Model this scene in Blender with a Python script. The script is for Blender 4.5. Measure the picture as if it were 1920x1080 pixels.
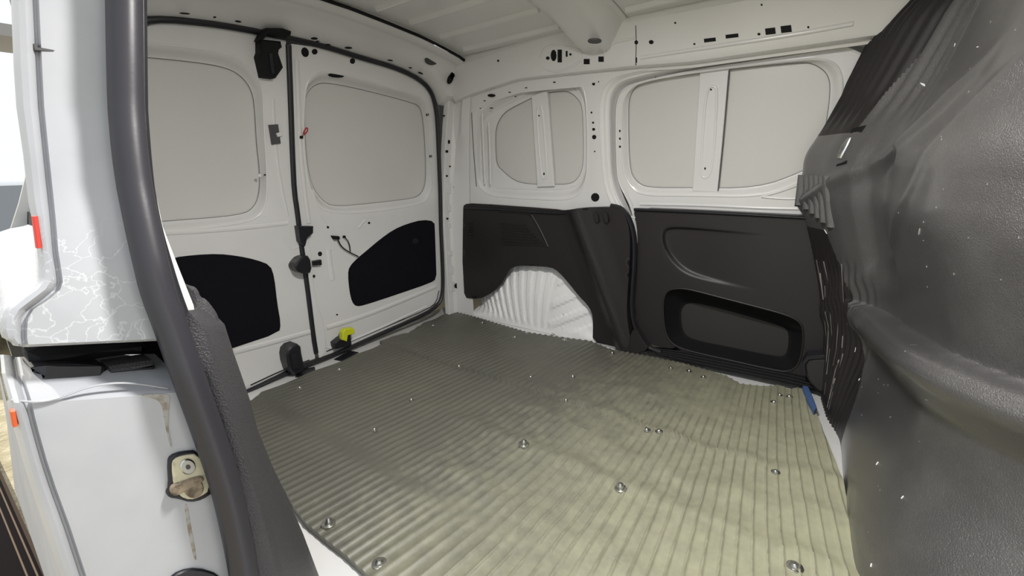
import bpy, bmesh, math, random
from mathutils import Vector, Matrix
from mathutils.geometry import delaunay_2d_cdt
random.seed(7)
for o in list(bpy.data.objects):
    bpy.data.objects.remove(o)
scene = bpy.context.scene
COL = scene.collection

# ------------------------------------------------------------------ camera
# metres; van floor z=0, +x towards the cab, +y across the van; taken from the two horizontal vanishing points
FPX = 845.0
_mx = Vector((-246 - 960, 340 - 540, FPX)).normalized()
_y = Vector((1593 - 960, 297 - 540, FPX)); _y = (_y - _mx * _mx.dot(_y)).normalized()
_X = -_mx; _Y = _y; _Z = _X.cross(_Y)
RM = Matrix((_X, _Y, _Z))
CAM = Vector((0, 0, 0.68))
cd = bpy.data.cameras.new('camera'); cam = bpy.data.objects.new('camera', cd); COL.objects.link(cam)
cd.sensor_width = 36; cd.lens = FPX / 1920 * 36; cd.clip_start = 0.02; cd.clip_end = 200
r_, d_, f_ = RM.col[0], RM.col[1], RM.col[2]
m = Matrix((r_, -d_, -f_)).transposed().to_4x4(); m.translation = CAM
cam.matrix_world = m
scene.camera = cam

# ------------------------------------------------------------------ world, sun, exposure
w = bpy.data.worlds.new('world'); scene.world = w; w.use_nodes = True
bg = w.node_tree.nodes['Background']
bg.inputs['Color'].default_value = (0.90, 0.95, 1.0, 1); bg.inputs['Strength'].default_value = 0.95
sl = bpy.data.lights.new('sun', 'SUN'); sl.energy = 4.2; sl.angle = math.radians(0.6); sl.color = (1.0, 0.94, 0.82)
so = bpy.data.objects.new('sun', sl); COL.objects.link(so)
so.rotation_euler = Vector((-0.80, -0.18, 0.62)).to_track_quat('Z', 'Y').to_euler()
vs = scene.view_settings
scene.display_settings.display_device = 'sRGB'
vs.view_transform = 'Standard'; vs.look = 'None'; vs.gamma = 1.0; vs.use_curve_mapping = False
vs.exposure = 0.22

# ------------------------------------------------------------------ materials
def mat(name, col, rough=0.5, metal=0.0, coat=0.0, bump=None, vary=None, spec=0.5):
    m = bpy.data.materials.new(name); m.use_nodes = True
    nt = m.node_tree; b = nt.nodes['Principled BSDF']
    b.inputs['Base Color'].default_value = (*col, 1); b.inputs['Roughness'].default_value = rough
    b.inputs['Metallic'].default_value = metal; b.inputs['Coat Weight'].default_value = coat
    b.inputs['Coat Roughness'].default_value = 0.15
    b.inputs['Specular IOR Level'].default_value = spec
    tc = nt.nodes.new('ShaderNodeTexCoord')
    def noise(scale, det=4, rgh=0.6):
        n = nt.nodes.new('ShaderNodeTexNoise'); n.inputs['Scale'].default_value = scale
        n.inputs['Detail'].default_value = det; n.inputs['Roughness'].default_value = rgh
        nt.links.new(tc.outputs['Object'], n.inputs['Vector']); return n
    if vary:
        scale, c2, lo, hi = vary
        n = noise(scale, 6); rp = nt.nodes.new('ShaderNodeValToRGB')
        rp.color_ramp.elements[0].position = lo; rp.color_ramp.elements[1].position = hi
        rp.color_ramp.elements[0].color = (*col, 1); rp.color_ramp.elements[1].color = (*c2, 1)
        nt.links.new(n.outputs['Fac'], rp.inputs['Fac']); nt.links.new(rp.outputs['Color'], b.inputs['Base Color'])
    if bump:
        scale, strength, dist = bump
        n = noise(scale, 3); bp = nt.nodes.new('ShaderNodeBump'); bp.inputs['Strength'].default_value = strength
        bp.inputs['Distance'].default_value = dist
        nt.links.new(n.outputs['Fac'], bp.inputs['Height']); nt.links.new(bp.outputs['Normal'], b.inputs['Normal'])
    return m

M = {}
M['white'] = mat('white_paint', (0.745, 0.745, 0.74), 0.26, coat=0.4, vary=(3.0, (0.71, 0.705, 0.695), 0.40, 0.75))
M['blank'] = mat('grey_white_undercoat', (0.645, 0.64, 0.62), 0.36, vary=(2.5, (0.61, 0.605, 0.59), 0.4, 0.75))
M['skin'] = mat('outer_skin_paint', (0.66, 0.655, 0.63), 0.42, vary=(2.0, (0.62, 0.615, 0.59), 0.4, 0.75))
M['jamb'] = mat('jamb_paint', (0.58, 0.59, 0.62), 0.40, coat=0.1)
M['dirtywhite'] = mat('scuffed_white_paint', (0.86, 0.86, 0.86), 0.40, vary=(22.0, (0.55, 0.53, 0.48), 0.66, 0.74))
M['felt'] = mat('black_felt', (0.006, 0.006, 0.009), 0.95, bump=(400, 0.3, 0.002), spec=0.15)
M['plastic'] = mat('black_trim_plastic', (0.021, 0.0185, 0.019), 0.42, bump=(500, 0.15, 0.001), spec=0.4)
M['pocket'] = mat('dark_grey_plastic', (0.034, 0.032, 0.030), 0.55, bump=(500, 0.15, 0.001), spec=0.4)
M['bulk'] = mat('bulkhead_plastic', (0.066, 0.064, 0.065), 0.34, coat=1.0, bump=(480, 0.6, 0.003), vary=(9.0, (0.09, 0.088, 0.088), 0.45, 0.8), spec=0.8)
M['bulk'].node_tree.nodes['Principled BSDF'].inputs['Coat Roughness'].default_value = 0.24
M['grain'] = mat('grained_grey_plastic', (0.052, 0.050, 0.055), 0.42, bump=(420, 0.7, 0.003))
M['rubber'] = mat('black_rubber', (0.014, 0.014, 0.018), 0.42, bump=(300, 0.08, 0.001))
M['bulb'] = mat('grey_black_rubber', (0.030, 0.029, 0.036), 0.40, bump=(200, 0.08, 0.001))
M['black'] = mat('flat_black', (0.006, 0.006, 0.007), 0.75, spec=0.3)
M['blackgloss'] = mat('black_hard_plastic', (0.012, 0.012, 0.016), 0.38)
M['grey'] = mat('dark_grey_metal', (0.07, 0.07, 0.072), 0.5)
M['joint'] = mat('grey_joint', (0.22, 0.22, 0.215), 0.6)
M['stain'] = mat('brown_stain', (0.43, 0.42, 0.40), 0.6, vary=(90, (0.27, 0.22, 0.16), 0.45, 0.65))
M['scratch'] = mat('pale_scratch', (0.24, 0.23, 0.215), 0.6)
M['steel'] = mat('zinc_steel', (0.55, 0.55, 0.52), 0.28, metal=1.0)
M['cream'] = mat('cream_primer', (0.62, 0.58, 0.42), 0.5, vary=(60, (0.30, 0.24, 0.16), 0.52, 0.7))
M['rust'] = mat('rusty_grease', (0.30, 0.24, 0.17), 0.6, vary=(80, (0.12, 0.09, 0.06), 0.45, 0.6))
M['red'] = mat('red_tape', (0.55, 0.035, 0.02), 0.4)
M['redcord'] = mat('red_cord', (0.42, 0.02, 0.03), 0.5)
M['orange'] = mat('orange_marker', (0.62, 0.10, 0.02), 0.4)
M['yellow'] = mat('yellow_plastic', (0.62, 0.66, 0.02), 0.4)
M['blue'] = mat('blue_strip', (0.07, 0.13, 0.30), 0.5)
M['tan'] = mat('tan_strip', (0.14, 0.10, 0.07), 0.8, spec=0.2)
M['brown'] = mat('dark_brown_board', (0.008, 0.006, 0.007), 0.9, spec=0.05)
M['brownedge'] = mat('brown_board_edge', (0.05, 0.035, 0.026), 0.9, spec=0.1)
M['chrome'] = mat('chrome', (0.8, 0.8, 0.8), 0.12, metal=1.0)
M['glass'] = mat('dark_glass', (0.20, 0.21, 0.22), 0.10)
M['ground'] = mat('sandy_paving', (0.50, 0.44, 0.30), 0.9, vary=(9, (0.36, 0.31, 0.20), 0.45, 0.6), bump=(30, 0.8, 0.02))
M['carpaint'] = mat('white_car_paint', (0.8, 0.8, 0.78), 0.25, coat=0.4)
M['lens'] = mat('fill_lamp_lens', (0.9, 0.9, 0.88), 0.4)
M['lens'].node_tree.nodes['Principled BSDF'].inputs['Emission Color'].default_value = (1, .95, .86, 1)
M['lens'].node_tree.nodes['Principled BSDF'].inputs['Emission Strength'].default_value = 6
M['facade'] = mat('pale_render', (0.86, 0.855, 0.84), 0.8)
M['concrete'] = mat('grey_concrete', (0.33, 0.32, 0.31), 0.85)

# mat: olive grey, with dust and the light by the door mixed into the colour
def make_matmat():
    m = bpy.data.materials.new('olive_rubber'); m.use_nodes = True; nt = m.node_tree; b = nt.nodes['Principled BSDF']
    b.inputs['Roughness'].default_value = 0.46; b.inputs['Specular IOR Level'].default_value = 0.5
    tc = nt.nodes.new('ShaderNodeTexCoord')
    def noise(scale, det, vec=None):
        n = nt.nodes.new('ShaderNodeTexNoise'); n.inputs['Scale'].default_value = scale; n.inputs['Detail'].default_value = det
        n.inputs['Roughness'].default_value = 0.65
        nt.links.new(tc.outputs['Object'] if vec is None else vec, n.inputs['Vector']); return n
    def ramp(src, p0, c0, p1, c1):
        r = nt.nodes.new('ShaderNodeValToRGB'); e = r.color_ramp.elements
        e[0].position = p0; e[0].color = (*c0, 1); e[1].position = p1; e[1].color = (*c1, 1)
        nt.links.new(src, r.inputs['Fac']); return r
    def mix(fac, a, bb, fixed=None):
        x = nt.nodes.new('ShaderNodeMix'); x.data_type = 'RGBA'
        if fixed is None: nt.links.new(fac, x.inputs[0])
        else: x.inputs[0].default_value = fixed
        nt.links.new(a, x.inputs[6]); nt.links.new(bb, x.inputs[7]); return x
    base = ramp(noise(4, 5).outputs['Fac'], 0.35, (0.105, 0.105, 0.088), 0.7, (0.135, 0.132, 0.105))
    # paler cab end: trodden dust plus painted-in door light, breaking up towards the tail
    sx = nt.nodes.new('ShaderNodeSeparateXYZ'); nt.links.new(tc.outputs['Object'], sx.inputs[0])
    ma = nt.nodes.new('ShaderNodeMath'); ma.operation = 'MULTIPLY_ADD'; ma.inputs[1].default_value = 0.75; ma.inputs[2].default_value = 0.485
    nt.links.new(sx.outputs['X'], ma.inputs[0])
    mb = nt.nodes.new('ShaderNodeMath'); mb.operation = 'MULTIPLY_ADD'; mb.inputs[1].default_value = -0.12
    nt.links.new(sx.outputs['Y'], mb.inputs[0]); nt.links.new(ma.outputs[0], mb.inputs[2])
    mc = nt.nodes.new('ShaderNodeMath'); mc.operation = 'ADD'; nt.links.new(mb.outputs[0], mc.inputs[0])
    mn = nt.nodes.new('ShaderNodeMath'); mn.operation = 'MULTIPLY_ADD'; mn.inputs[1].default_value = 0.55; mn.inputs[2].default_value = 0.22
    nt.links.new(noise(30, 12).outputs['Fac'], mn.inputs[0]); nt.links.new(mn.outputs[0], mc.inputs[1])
    dust_light = ramp(mc.outputs[0], 0.36, (0, 0, 0), 0.98, (0.95, 0.95, 0.95))
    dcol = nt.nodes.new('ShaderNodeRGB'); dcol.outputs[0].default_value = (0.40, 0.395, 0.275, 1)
    x1 = mix(dust_light.outputs['Color'], base.outputs['Color'], dcol.outputs[0])
    mp = nt.nodes.new('ShaderNodeMapping'); mp.inputs['Scale'].default_value = (3, 60, 3); mp.inputs['Rotation'].default_value = (0, 0, 0.9)
    nt.links.new(tc.outputs['Object'], mp.inputs['Vector'])
    scr = ramp(noise(2.0, 3, mp.outputs['Vector']).outputs['Fac'], 0.70, (0, 0, 0), 0.76, (0.45, 0.45, 0.45))
    scol = nt.nodes.new('ShaderNodeRGB'); scol.outputs[0].default_value = (0.42, 0.41, 0.34, 1)
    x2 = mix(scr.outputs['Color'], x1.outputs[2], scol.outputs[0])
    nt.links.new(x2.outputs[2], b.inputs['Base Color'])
    bp = nt.nodes.new('ShaderNodeBump'); bp.inputs['Strength'].default_value = 0.15; bp.inputs['Distance'].default_value = 0.003
    nt.links.new(noise(45, 4).outputs['Fac'], bp.inputs['Height']); nt.links.new(bp.outputs['Normal'], b.inputs['Normal'])
    return m
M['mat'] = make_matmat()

# jamb paint with peeled clear-coat: thin crackle lines (voronoi edges) where a noise mask allows, plus a few rust spots
def jamb_cracks(m):
    nt = m.node_tree; b = nt.nodes['Principled BSDF']; tc = nt.nodes.new('ShaderNodeTexCoord')
    n0 = nt.nodes.new('ShaderNodeTexNoise'); n0.inputs['Scale'].default_value = 25; n0.inputs['Detail'].default_value = 5
    nt.links.new(tc.outputs['Object'], n0.inputs['Vector'])
    ad = nt.nodes.new('ShaderNodeMix'); ad.data_type = 'RGBA'; ad.blend_type = 'LINEAR_LIGHT'; ad.inputs[0].default_value = 0.045
    nt.links.new(tc.outputs['Object'], ad.inputs[6]); nt.links.new(n0.outputs['Color'], ad.inputs[7])
    v = nt.nodes.new('ShaderNodeTexVoronoi'); v.feature = 'DISTANCE_TO_EDGE'; v.inputs['Scale'].default_value = 30
    nt.links.new(ad.outputs[2], v.inputs['Vector'])
    r = nt.nodes.new('ShaderNodeValToRGB'); e = r.color_ramp.elements
    e[0].position = 0.006; e[0].color = (1, 1, 1, 1); e[1].position = 0.030; e[1].color = (0, 0, 0, 1)
    nt.links.new(v.outputs['Distance'], r.inputs['Fac'])
    sx = nt.nodes.new('ShaderNodeSeparateXYZ'); nt.links.new(tc.outputs['Object'], sx.inputs[0])
    mr = nt.nodes.new('ShaderNodeMapRange'); mr.interpolation_type = 'SMOOTHSTEP'
    mr.inputs[1].default_value = 0.64; mr.inputs[2].default_value = 0.60; mr.inputs[3].default_value = 0; mr.inputs[4].default_value = 1
    nt.links.new(sx.outputs['Z'], mr.inputs[0])
    mr2 = nt.nodes.new('ShaderNodeMapRange'); mr2.inputs[1].default_value = 0.47; mr2.inputs[2].default_value = 0.49
    nt.links.new(sx.outputs['Z'], mr2.inputs[0])
    mu = nt.nodes.new('ShaderNodeMath'); mu.operation = 'MULTIPLY'; nt.links.new(mr.outputs[0], mu.inputs[0]); nt.links.new(mr2.outputs[0], mu.inputs[1])
    mu2 = nt.nodes.new('ShaderNodeMath'); mu2.operation = 'MULTIPLY'; nt.links.new(mu.outputs[0], mu2.inputs[0]); nt.links.new(r.outputs['Color'], mu2.inputs[1])
    n1 = nt.nodes.new('ShaderNodeTexNoise'); n1.inputs['Scale'].default_value = 9; n1.inputs['Detail'].default_value = 6
    nt.links.new(tc.outputs['Object'], n1.inputs['Vector'])
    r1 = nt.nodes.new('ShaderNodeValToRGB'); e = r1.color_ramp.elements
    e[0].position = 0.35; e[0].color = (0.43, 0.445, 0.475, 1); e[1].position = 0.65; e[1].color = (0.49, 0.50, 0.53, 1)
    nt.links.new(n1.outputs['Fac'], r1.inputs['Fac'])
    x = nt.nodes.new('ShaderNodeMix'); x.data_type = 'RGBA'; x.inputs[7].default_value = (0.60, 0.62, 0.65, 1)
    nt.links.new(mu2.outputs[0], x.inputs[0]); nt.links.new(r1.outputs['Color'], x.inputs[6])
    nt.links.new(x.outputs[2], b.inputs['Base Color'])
jamb_cracks(M['jamb'])

# ------------------------------------------------------------------ small maths
def interp(t, tab):
    if t <= tab[0][0]: return tab[0][1]
    for (a, b), (c, d) in zip(tab, tab[1:]):
        if t <= c: return b + (d - b) * (t - a) / (c - a)
    return tab[-1][1]
def ss(a, b, t):
    t = min(1, max(0, (t - a) / (b - a))); return t * t * (3 - 2 * t)
def chaikin(l, n=2, closed=True):
    l = [tuple(p) for p in l]
    for _ in range(n):
        o = []; N = len(l)
        if not closed: o.append(l[0])
        for i in range(N if closed else N - 1):
            a, b = l[i], l[(i + 1) % N]
            o.append(tuple(x * .75 + y * .25 for x, y in zip(a, b))); o.append(tuple(x * .25 + y * .75 for x, y in zip(a, b)))
        if not closed: o.append(l[-1])
        l = o
    return l
def dens(l, step, closed=True):
    o = []; N = len(l)
    for i in range(N if closed else N - 1):
        a, b = l[i], l[(i + 1) % N]; L = math.dist(a, b); k = max(1, int(L / step))
        for j in range(k): o.append(tuple(x + (y - x) * j / k for x, y in zip(a, b)))
    if not closed: o.append(l[-1])
    return o
def resample(l, n, closed=False):
    pts = [Vector(p) for p in l] + ([Vector(l[0])] if closed else [])
    acc = [0]
    for a, b in zip(pts, pts[1:]): acc.append(acc[-1] + (b - a).length)
    T = acc[-1]; o = []; k = 0
    for i in range(n):
        t = T * i / (n if closed else n - 1)
        while k < len(acc) - 2 and acc[k + 1] < t: k += 1
        s = (t - acc[k]) / max(1e-9, acc[k + 1] - acc[k]); o.append(pts[k].lerp(pts[k + 1], s))
    return o
def inside(p, l):
    c = False; j = len(l) - 1
    for i in range(len(l)):
        a, b = l[i], l[j]
        if (a[1] > p[1]) != (b[1] > p[1]) and p[0] < (b[0] - a[0]) * (p[1] - a[1]) / (b[1] - a[1]) + a[0]: c = not c
        j = i
    return c

# ------------------------------------------------------------------ the van's inner surfaces: xyz(u,v,d) with d measured into the load space
class Surf:
    def __init__(s, xyz, uvd): s.xyz = xyz; s.uvd = uvd
    def px(s, x, y, d=0.0):                     # where the sight line of a photo pixel meets this surface -> (u,v)
        r = RM @ Vector((x - 960, y - 540, FPX)); r.normalize()
        a = 0.05; fa = s.uvd(CAM + r * a)[2] - d; t = a
        while t < 6:
            t += 0.05; fb = s.uvd(CAM + r * t)[2] - d
            if (fa > 0) != (fb > 0):
                lo, hi = t - 0.05, t
                for _ in range(30):
                    mid = (lo + hi) / 2
                    if ((s.uvd(CAM + r * mid)[2] - d) > 0) == (fa > 0): lo = mid
                    else: hi = mid
                return tuple(s.uvd(CAM + r * lo)[:2])
            fa = fb
        raise ValueError(('no hit', x, y))
    def at(s, x, y, d=0.0): return s.xyz(*s.px(x, y, d), d)
    def loop(s, l, d=0.0): return [s.px(x, y, d) for x, y in l]

def xr(y, z):
    t = max(0.0, z - 0.40) / 0.66
    return -1.482 + 0.096 * t ** 1.6 + 0.034 * ((y - 0.8) / 0.65) ** 2
REAR = Surf(lambda u, v, d: Vector((xr(u, v) + d, u, v)), lambda P: (P.y, P.z, P.x - xr(P.y, P.z)))
def yf(z): return 1.522 - 0.04 * ss(0.45, 1.05, z)
FAR = Surf(lambda u, v, d: Vector((u, yf(v) - d, v)), lambda P: (P.x, P.z, yf(P.z) - P.y))
def yrail(z): return 1.452 - (z - 0.98) * 0.22
RAIL = Surf(lambda u, v, d: Vector((u, yrail(v) - d, v)), lambda P: (P.x, P.z, yrail(P.z) - P.y))
FLOOR = Surf(lambda u, v, d: Vector((u, v, d)), lambda P: (P.x, P.y, P.z))
XS = [(-0.1, -0.56), (0.136, -0.575), (0.292, -0.59), (0.445, -0.61), (0.576, -0.64), (0.667, -0.67), (0.757, -0.69), (0.875, -0.70), (1.1, -0.708)]
JAMB = Surf(lambda u, v, d: Vector((interp(v, XS) + d, u, v)), lambda P: (P.y, P.z, P.x - interp(P.z, XS)))
def zr(x, y):
    return 1.147 + 0.010 * ss(-1.3, -0.4, x) - 0.055 * ((y - 0.88) / 0.55) ** 2
ROOF = Surf(lambda u, v, d: Vector((u, v, zr(u, v) - d)), lambda P: (P.x, P.y, zr(P.x, P.y) - P.z))

# ------------------------------------------------------------------ mesh builder
class MB:
    def __init__(s): s.v = []; s.f = []
    def add(s, vs, fs):
        k = len(s.v); s.v += [tuple(v) for v in vs]; s.f += [tuple(i + k for i in f) for f in fs]
    def fill(s, S, outer, holes=(), d=0.0, grid=0.05):
        D = d if callable(d) else (lambda u, v: d)
        pts = []; edges = []
        for l in [outer, *holes]:
            k = len(pts); n = len(l); pts += [Vector((p[0], p[1])) for p in l]; edges += [(k + i, k + (i + 1) % n) for i in range(n)]
        if grid:
            bnd = [Vector(q) for l in [outer, *holes] for q in dens([(p[0], p[1]) for p in l], grid * .5)]
            us = [p[0] for p in outer]; vv = [p[1] for p in outer]
            nu = int((max(us) - min(us)) / grid) + 1; nv = int((max(vv) - min(vv)) / grid) + 1
            for i in range(1, nu + 1):
                for j in range(1, nv + 1):
                    p = (min(us) + i * grid + (grid * .31 if j % 2 else 0), min(vv) + j * grid)
                    if inside(p, outer) and not any(inside(p, h) for h in holes) and min((p[0] - q.x) ** 2 + (p[1] - q.y) ** 2 for q in bnd) > (.4 * grid) ** 2: pts.append(Vector(p))
        R = delaunay_2d_cdt(pts, edges, [], 0, 1e-6)
        ov, of = R[0], R[2]; fs = []
        for f in of:
            c = sum((ov[i] for i in f), Vector((0, 0))) / len(f)
            p, q, r = ov[f[0]], ov[f[1]], ov[f[2]]
            ar = abs((q - p).cross(r - p)); le = max((q - p).length, (r - q).length, (p - r).length)
            if len(f) == 3 and ar / le < 5e-5: continue          # sliver on a straight outline
            if inside(c, outer) and not any(inside(c, h) for h in holes): fs.append(f)
        s.add([S.xyz(p.x, p.y, D(p.x, p.y)) for p in ov], fs)
    def ring(s, S, A, B, dA, dB, prof=((0, 0), (.12, .02), (.3, .16), (.5, .5), (.7, .84), (.88, .98), (1, 1))):
        fA = dA if callable(dA) else (lambda u, v: dA); fB = dB if callable(dB) else (lambda u, v: dB)
        n = len(A); rows = []
        for (t, h) in prof:
            rows.append([S.xyz(a[0] + (b[0] - a[0]) * t, a[1] + (b[1] - a[1]) * t, fA(*a) + (fB(*b) - fA(*a)) * h) for a, b in zip(A, B)])
        s.grid(rows, closed=True)
    def grid(s, rows, closed=False):
        n = len(rows[0]); vs = [p for r in rows for p in r]; fs = []
        for i in range(len(rows) - 1):
            for j in range(n if closed else n - 1):
                k = (j + 1) % n; fs.append((i * n + j, i * n + k, (i + 1) * n + k, (i + 1) * n + j))
        s.add(vs, fs)
    def poly(s, pts): s.add(pts, [tuple(range(len(pts)))])
    def box(s, lo, hi):
        x0, y0, z0 = lo; x1, y1, z1 = hi
        s.add([(x0, y0, z0), (x1, y0, z0), (x1, y1, z0), (x0, y1, z0), (x0, y0, z1), (x1, y0, z1), (x1, y1, z1), (x0, y1, z1)],
              [(0, 3, 2, 1), (4, 5, 6, 7), (0, 1, 5, 4), (1, 2, 6, 5), (2, 3, 7, 6), (3, 0, 4, 7)])
    def sweep(s, path, prof, up, closed=False, caps=True):
        P = [Vector(p) for p in path]; n = len(P); rows = []
        for i, p in enumerate(P):
            a = P[i - 1] if (i or closed) else P[0]; b = P[(i + 1) % n] if (i < n - 1 or closed) else P[-1]
            T = (b - a).normalized(); U = up(p) if callable(up) else Vector(up)
            N = (U - T * T.dot(U)).normalized(); B = T.cross(N)
            rows.append([p + B * q[0] + N * q[1] for q in prof])
        if closed: rows.append(rows[0])
        s.grid(rows, closed=True)
        if caps and not closed: s.poly(rows[0]); s.poly(rows[-1])
    def slab(s, S, l, d0, d1, bev=0.0015, grid=0.0):
        """solid piece: outline l (u,v) standing from depth d0 to d1 on surface S"""
        n = len(l); c = (sum(p[0] for p in l) / n, sum(p[1] for p in l) / n)
        ins = []
        for i in range(n):
            a, b, q = l[i - 1], l[(i + 1) % n], l[i]
            tx, ty = b[0] - a[0], b[1] - a[1]; L = math.hypot(tx, ty) or 1e-9
            nx, ny = -ty / L, tx / L
            ins.append((nx, ny))
        area = sum(l[i][0] * l[(i + 1) % n][1] - l[(i + 1) % n][0] * l[i][1] for i in range(n))
        sg = 1 if area > 0 else -1
        inn = [(q[0] + sg * e[0] * bev, q[1] + sg * e[1] * bev) for q, e in zip(l, ins)]
        sd = 1 if d1 > d0 else -1
        s.grid([[S.xyz(*q, d0) for q in l], [S.xyz(*q, d1 - sd * bev) for q in l], [S.xyz(*q, d1) for q in inn]], closed=True)
        if grid: s.fill(S, inn, (), d1, grid)
        else: s.fill(S, inn, (), d1, 0)
    def obj(s, name, material, parent=None, smooth=35, **props):
        me = bpy.data.meshes.new(name); me.from_pydata(s.v, [], s.f)
        bm = bmesh.new(); bm.from_mesh(me); bmesh.ops.remove_doubles(bm, verts=bm.verts, dist=2e-5)
        bmesh.ops.recalc_face_normals(bm, faces=bm.faces); bm.to_mesh(me); bm.free()
        if smooth:
            me.shade_smooth(); me.set_sharp_from_angle(angle=math.radians(smooth))
        me.materials.append(M[material])
        o = bpy.data.objects.new(name, me); COL.objects.link(o)
        if parent: o.parent = parent
        for k, v in props.items(): o[k] = v
        return o
def empty(name, **props):
    o = bpy.data.objects.new(name, None); COL.objects.link(o)
    for k, v in props.items(): o[k] = v
    return o
def circ(r, n=12, ry=None): return [(r * math.cos(2 * math.pi * i / n), (ry or r) * math.sin(2 * math.pi * i / n)) for i in range(n)]
def polar(l, n, c=None, asp=1.0):
    """n points of closed loop l at equal angles round c"""
    if c is None: c = (sum(p[0] for p in l) / len(l), sum(p[1] for p in l) / len(l))
    l = dens(l, 0.002)
    A = sorted((math.atan2((p[1] - c[1]) * asp, p[0] - c[0]), p) for p in l)
    o = []; k = 0; m = len(A)
    for i in range(n):
        t = -math.pi + 2 * math.pi * (i + .5) / n
        while k < m and A[k][0] < t: k += 1
        a, b = A[(k - 1) % m], A[k % m]
        da = (t - a[0]) % (2 * math.pi); db = (b[0] - a[0]) % (2 * math.pi)
        s = da / db if db > 1e-9 else 0
        o.append((a[1][0] + (b[1][0] - a[1][0]) * s, a[1][1] + (b[1][1] - a[1][1]) * s))
    return o
def pair(A, B, n=220):
    c = (sum(p[0] for p in B) / len(B), sum(p[1] for p in B) / len(B))
    us = [p[0] for p in B]; vv = [p[1] for p in B]; asp = (max(us) - min(us)) / (max(vv) - min(vv))
    return polar(A, n, c, asp), polar(B, n, c, asp)
def slab_px(name, S, l, d0, d1, material, parent, sm=1, bev=0.0015, grid=0, **props):
    b = MB(); b.slab(S, chaikin(S.loop(l, d1), sm) if sm else S.loop(l, d1), d0, d1, bev, grid)
    return b.obj(name, material, parent, **props)
def hole(S, x, y, rx, ry, parent, d=0.0, square=False, name='hole', material='black', tilt=0.0):
    l = [(-rx, -ry), (rx, -ry), (rx, ry), (-rx, ry)] if square else circ(rx, 10, ry)
    ct, st = math.cos(tilt), math.sin(tilt)
    l = [(x + a * ct - b * st, y + a * st + b * ct) for a, b in l]
    b = MB(); b.slab(S, S.loop(l, d), d - 0.004, d + 0.0006, 0.0002)
    return b.obj(name, material, parent)
def bead(S, l, wid, hgt, d, parent, name='pressed_bead', material='white', sm=2):
    """raised half-round swage pressed into sheet metal"""
    uv = [S.px(x, y, d) for x, y in l]; uv = chaikin(uv, sm, False) if sm else uv
    P = [S.xyz(u, v, d) for u, v in uv]
    up = S.xyz(*uv[0], d + .01) - S.xyz(*uv[0], d)
    prof = [(wid * math.cos(a), -0.001 + hgt * math.sin(a)) for a in [math.pi * k / 6 for k in range(7)]]
    b = MB(); b.sweep(P, prof, up); return b.obj(name, material, parent)
def tube_px(name, S, l, rw, rh, d, material, parent, sm=2, closed=False, n=10, **props):
    uv = [S.px(x, y, d) for x, y in l]; uv = chaikin(uv, sm, closed)
    up = S.xyz(*uv[0], d + .01) - S.xyz(*uv[0], d)
    b = MB(); b.sweep([S.xyz(u, v, d) for u, v in uv], circ(rw, n, rh), up, closed); return b.obj(name, material, parent, **props)

# ================================================================== FLOOR
b = MB(); b.box((-1.56, 0.10, -0.05), (0.45, 1.60, 0.0))
floor = b.obj('floor', 'white', kind='structure')
# sill step beads at the near door
for k in range(3):
    y = 0.262 + 0.012 * k
    b = MB(); b.sweep([(-0.70 + .02 * k, y, 0.0), (0.3, y, 0.0)], [(.003 * math.cos(a), .002 * math.sin(a)) for a in [math.pi * q / 5 for q in range(6)]], (0, 0, 1))
    b.obj('sill_bead', 'white', floor)
# black catch plates screwed to the rear sill
slab_px('catch_plate', FLOOR, [(626, 673), (655, 657), (672, 660), (642, 676)], 0, .004, 'blackgloss', floor, 0)
slab_px('catch_plate', FLOOR, [(553, 706), (560, 694), (590, 687), (592, 697), (572, 706)], 0, .004, 'blackgloss', floor, 0)

# ================================================================== CEILING
ceiling = empty('ceiling', kind='structure', label='ribbed off-white painted roof panel of the van')
b = MB(); rows = []
for i in range(48):
    x = -1.27 + i * (1.75 / 47)
    rows.append([Vector((x, y, zr(x, y))) for y in [0.27 + 1.16 * k / 30 for k in range(31)]])
b.grid(rows); b.obj('roof_panel', 'white', ceiling)
b = MB(); b.box((-1.62, 0.27, 1.215), (0.45, 1.62, 1.22)); b.obj('outer_skin', 'skin', ceiling)
for y in (0.50, 0.68, 0.86, 1.00, 1.13, 1.265, 1.385):
    for x0, x1 in ((-1.20, -0.80), (-0.58, 0.40)):
        P = [Vector((x0 + (x1 - x0) * k / 16, y, zr(x0 + (x1 - x0) * k / 16, y))) for k in range(17)]
        b = MB(); b.sweep(P, [(-.011, -.002), (-.006, .010), (0, .012), (.006, .010), (.011, -.002)], (0, 0, -1))
        b.obj('roof_rib', 'white', ceiling)
# roof bow (cross member) with flared foot on the far rail
b = MB(); rows = []
for k in range(25):
    y = 0.27 + 1.17 * k / 24; fl = ss(1.22, 1.42, y); zz = zr(-0.7, y)
    x0, x1 = -0.795 + 0.0 * fl, -0.605 - 0.00 * fl; h = 0.030 + 0.05 * fl
    prof = [(x0 - .012, zz - .001), (x0, zz - .004), (x0 + .03 + .03 * fl, zz - h + .006), (x0 + .045 + .04 * fl, zz - h), (x1 - .05 - .02 * fl, zz - h), (x1 - .035 - .015 * fl, zz - h + .006), (x1, zz - .004), (x1 + .012, zz - .001)]
    rows.append([Vector((p[0], y, p[1])) for p in prof])
b.grid(rows); bow = b.obj('roof_bow', 'white', ceiling, smooth=25)

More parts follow.
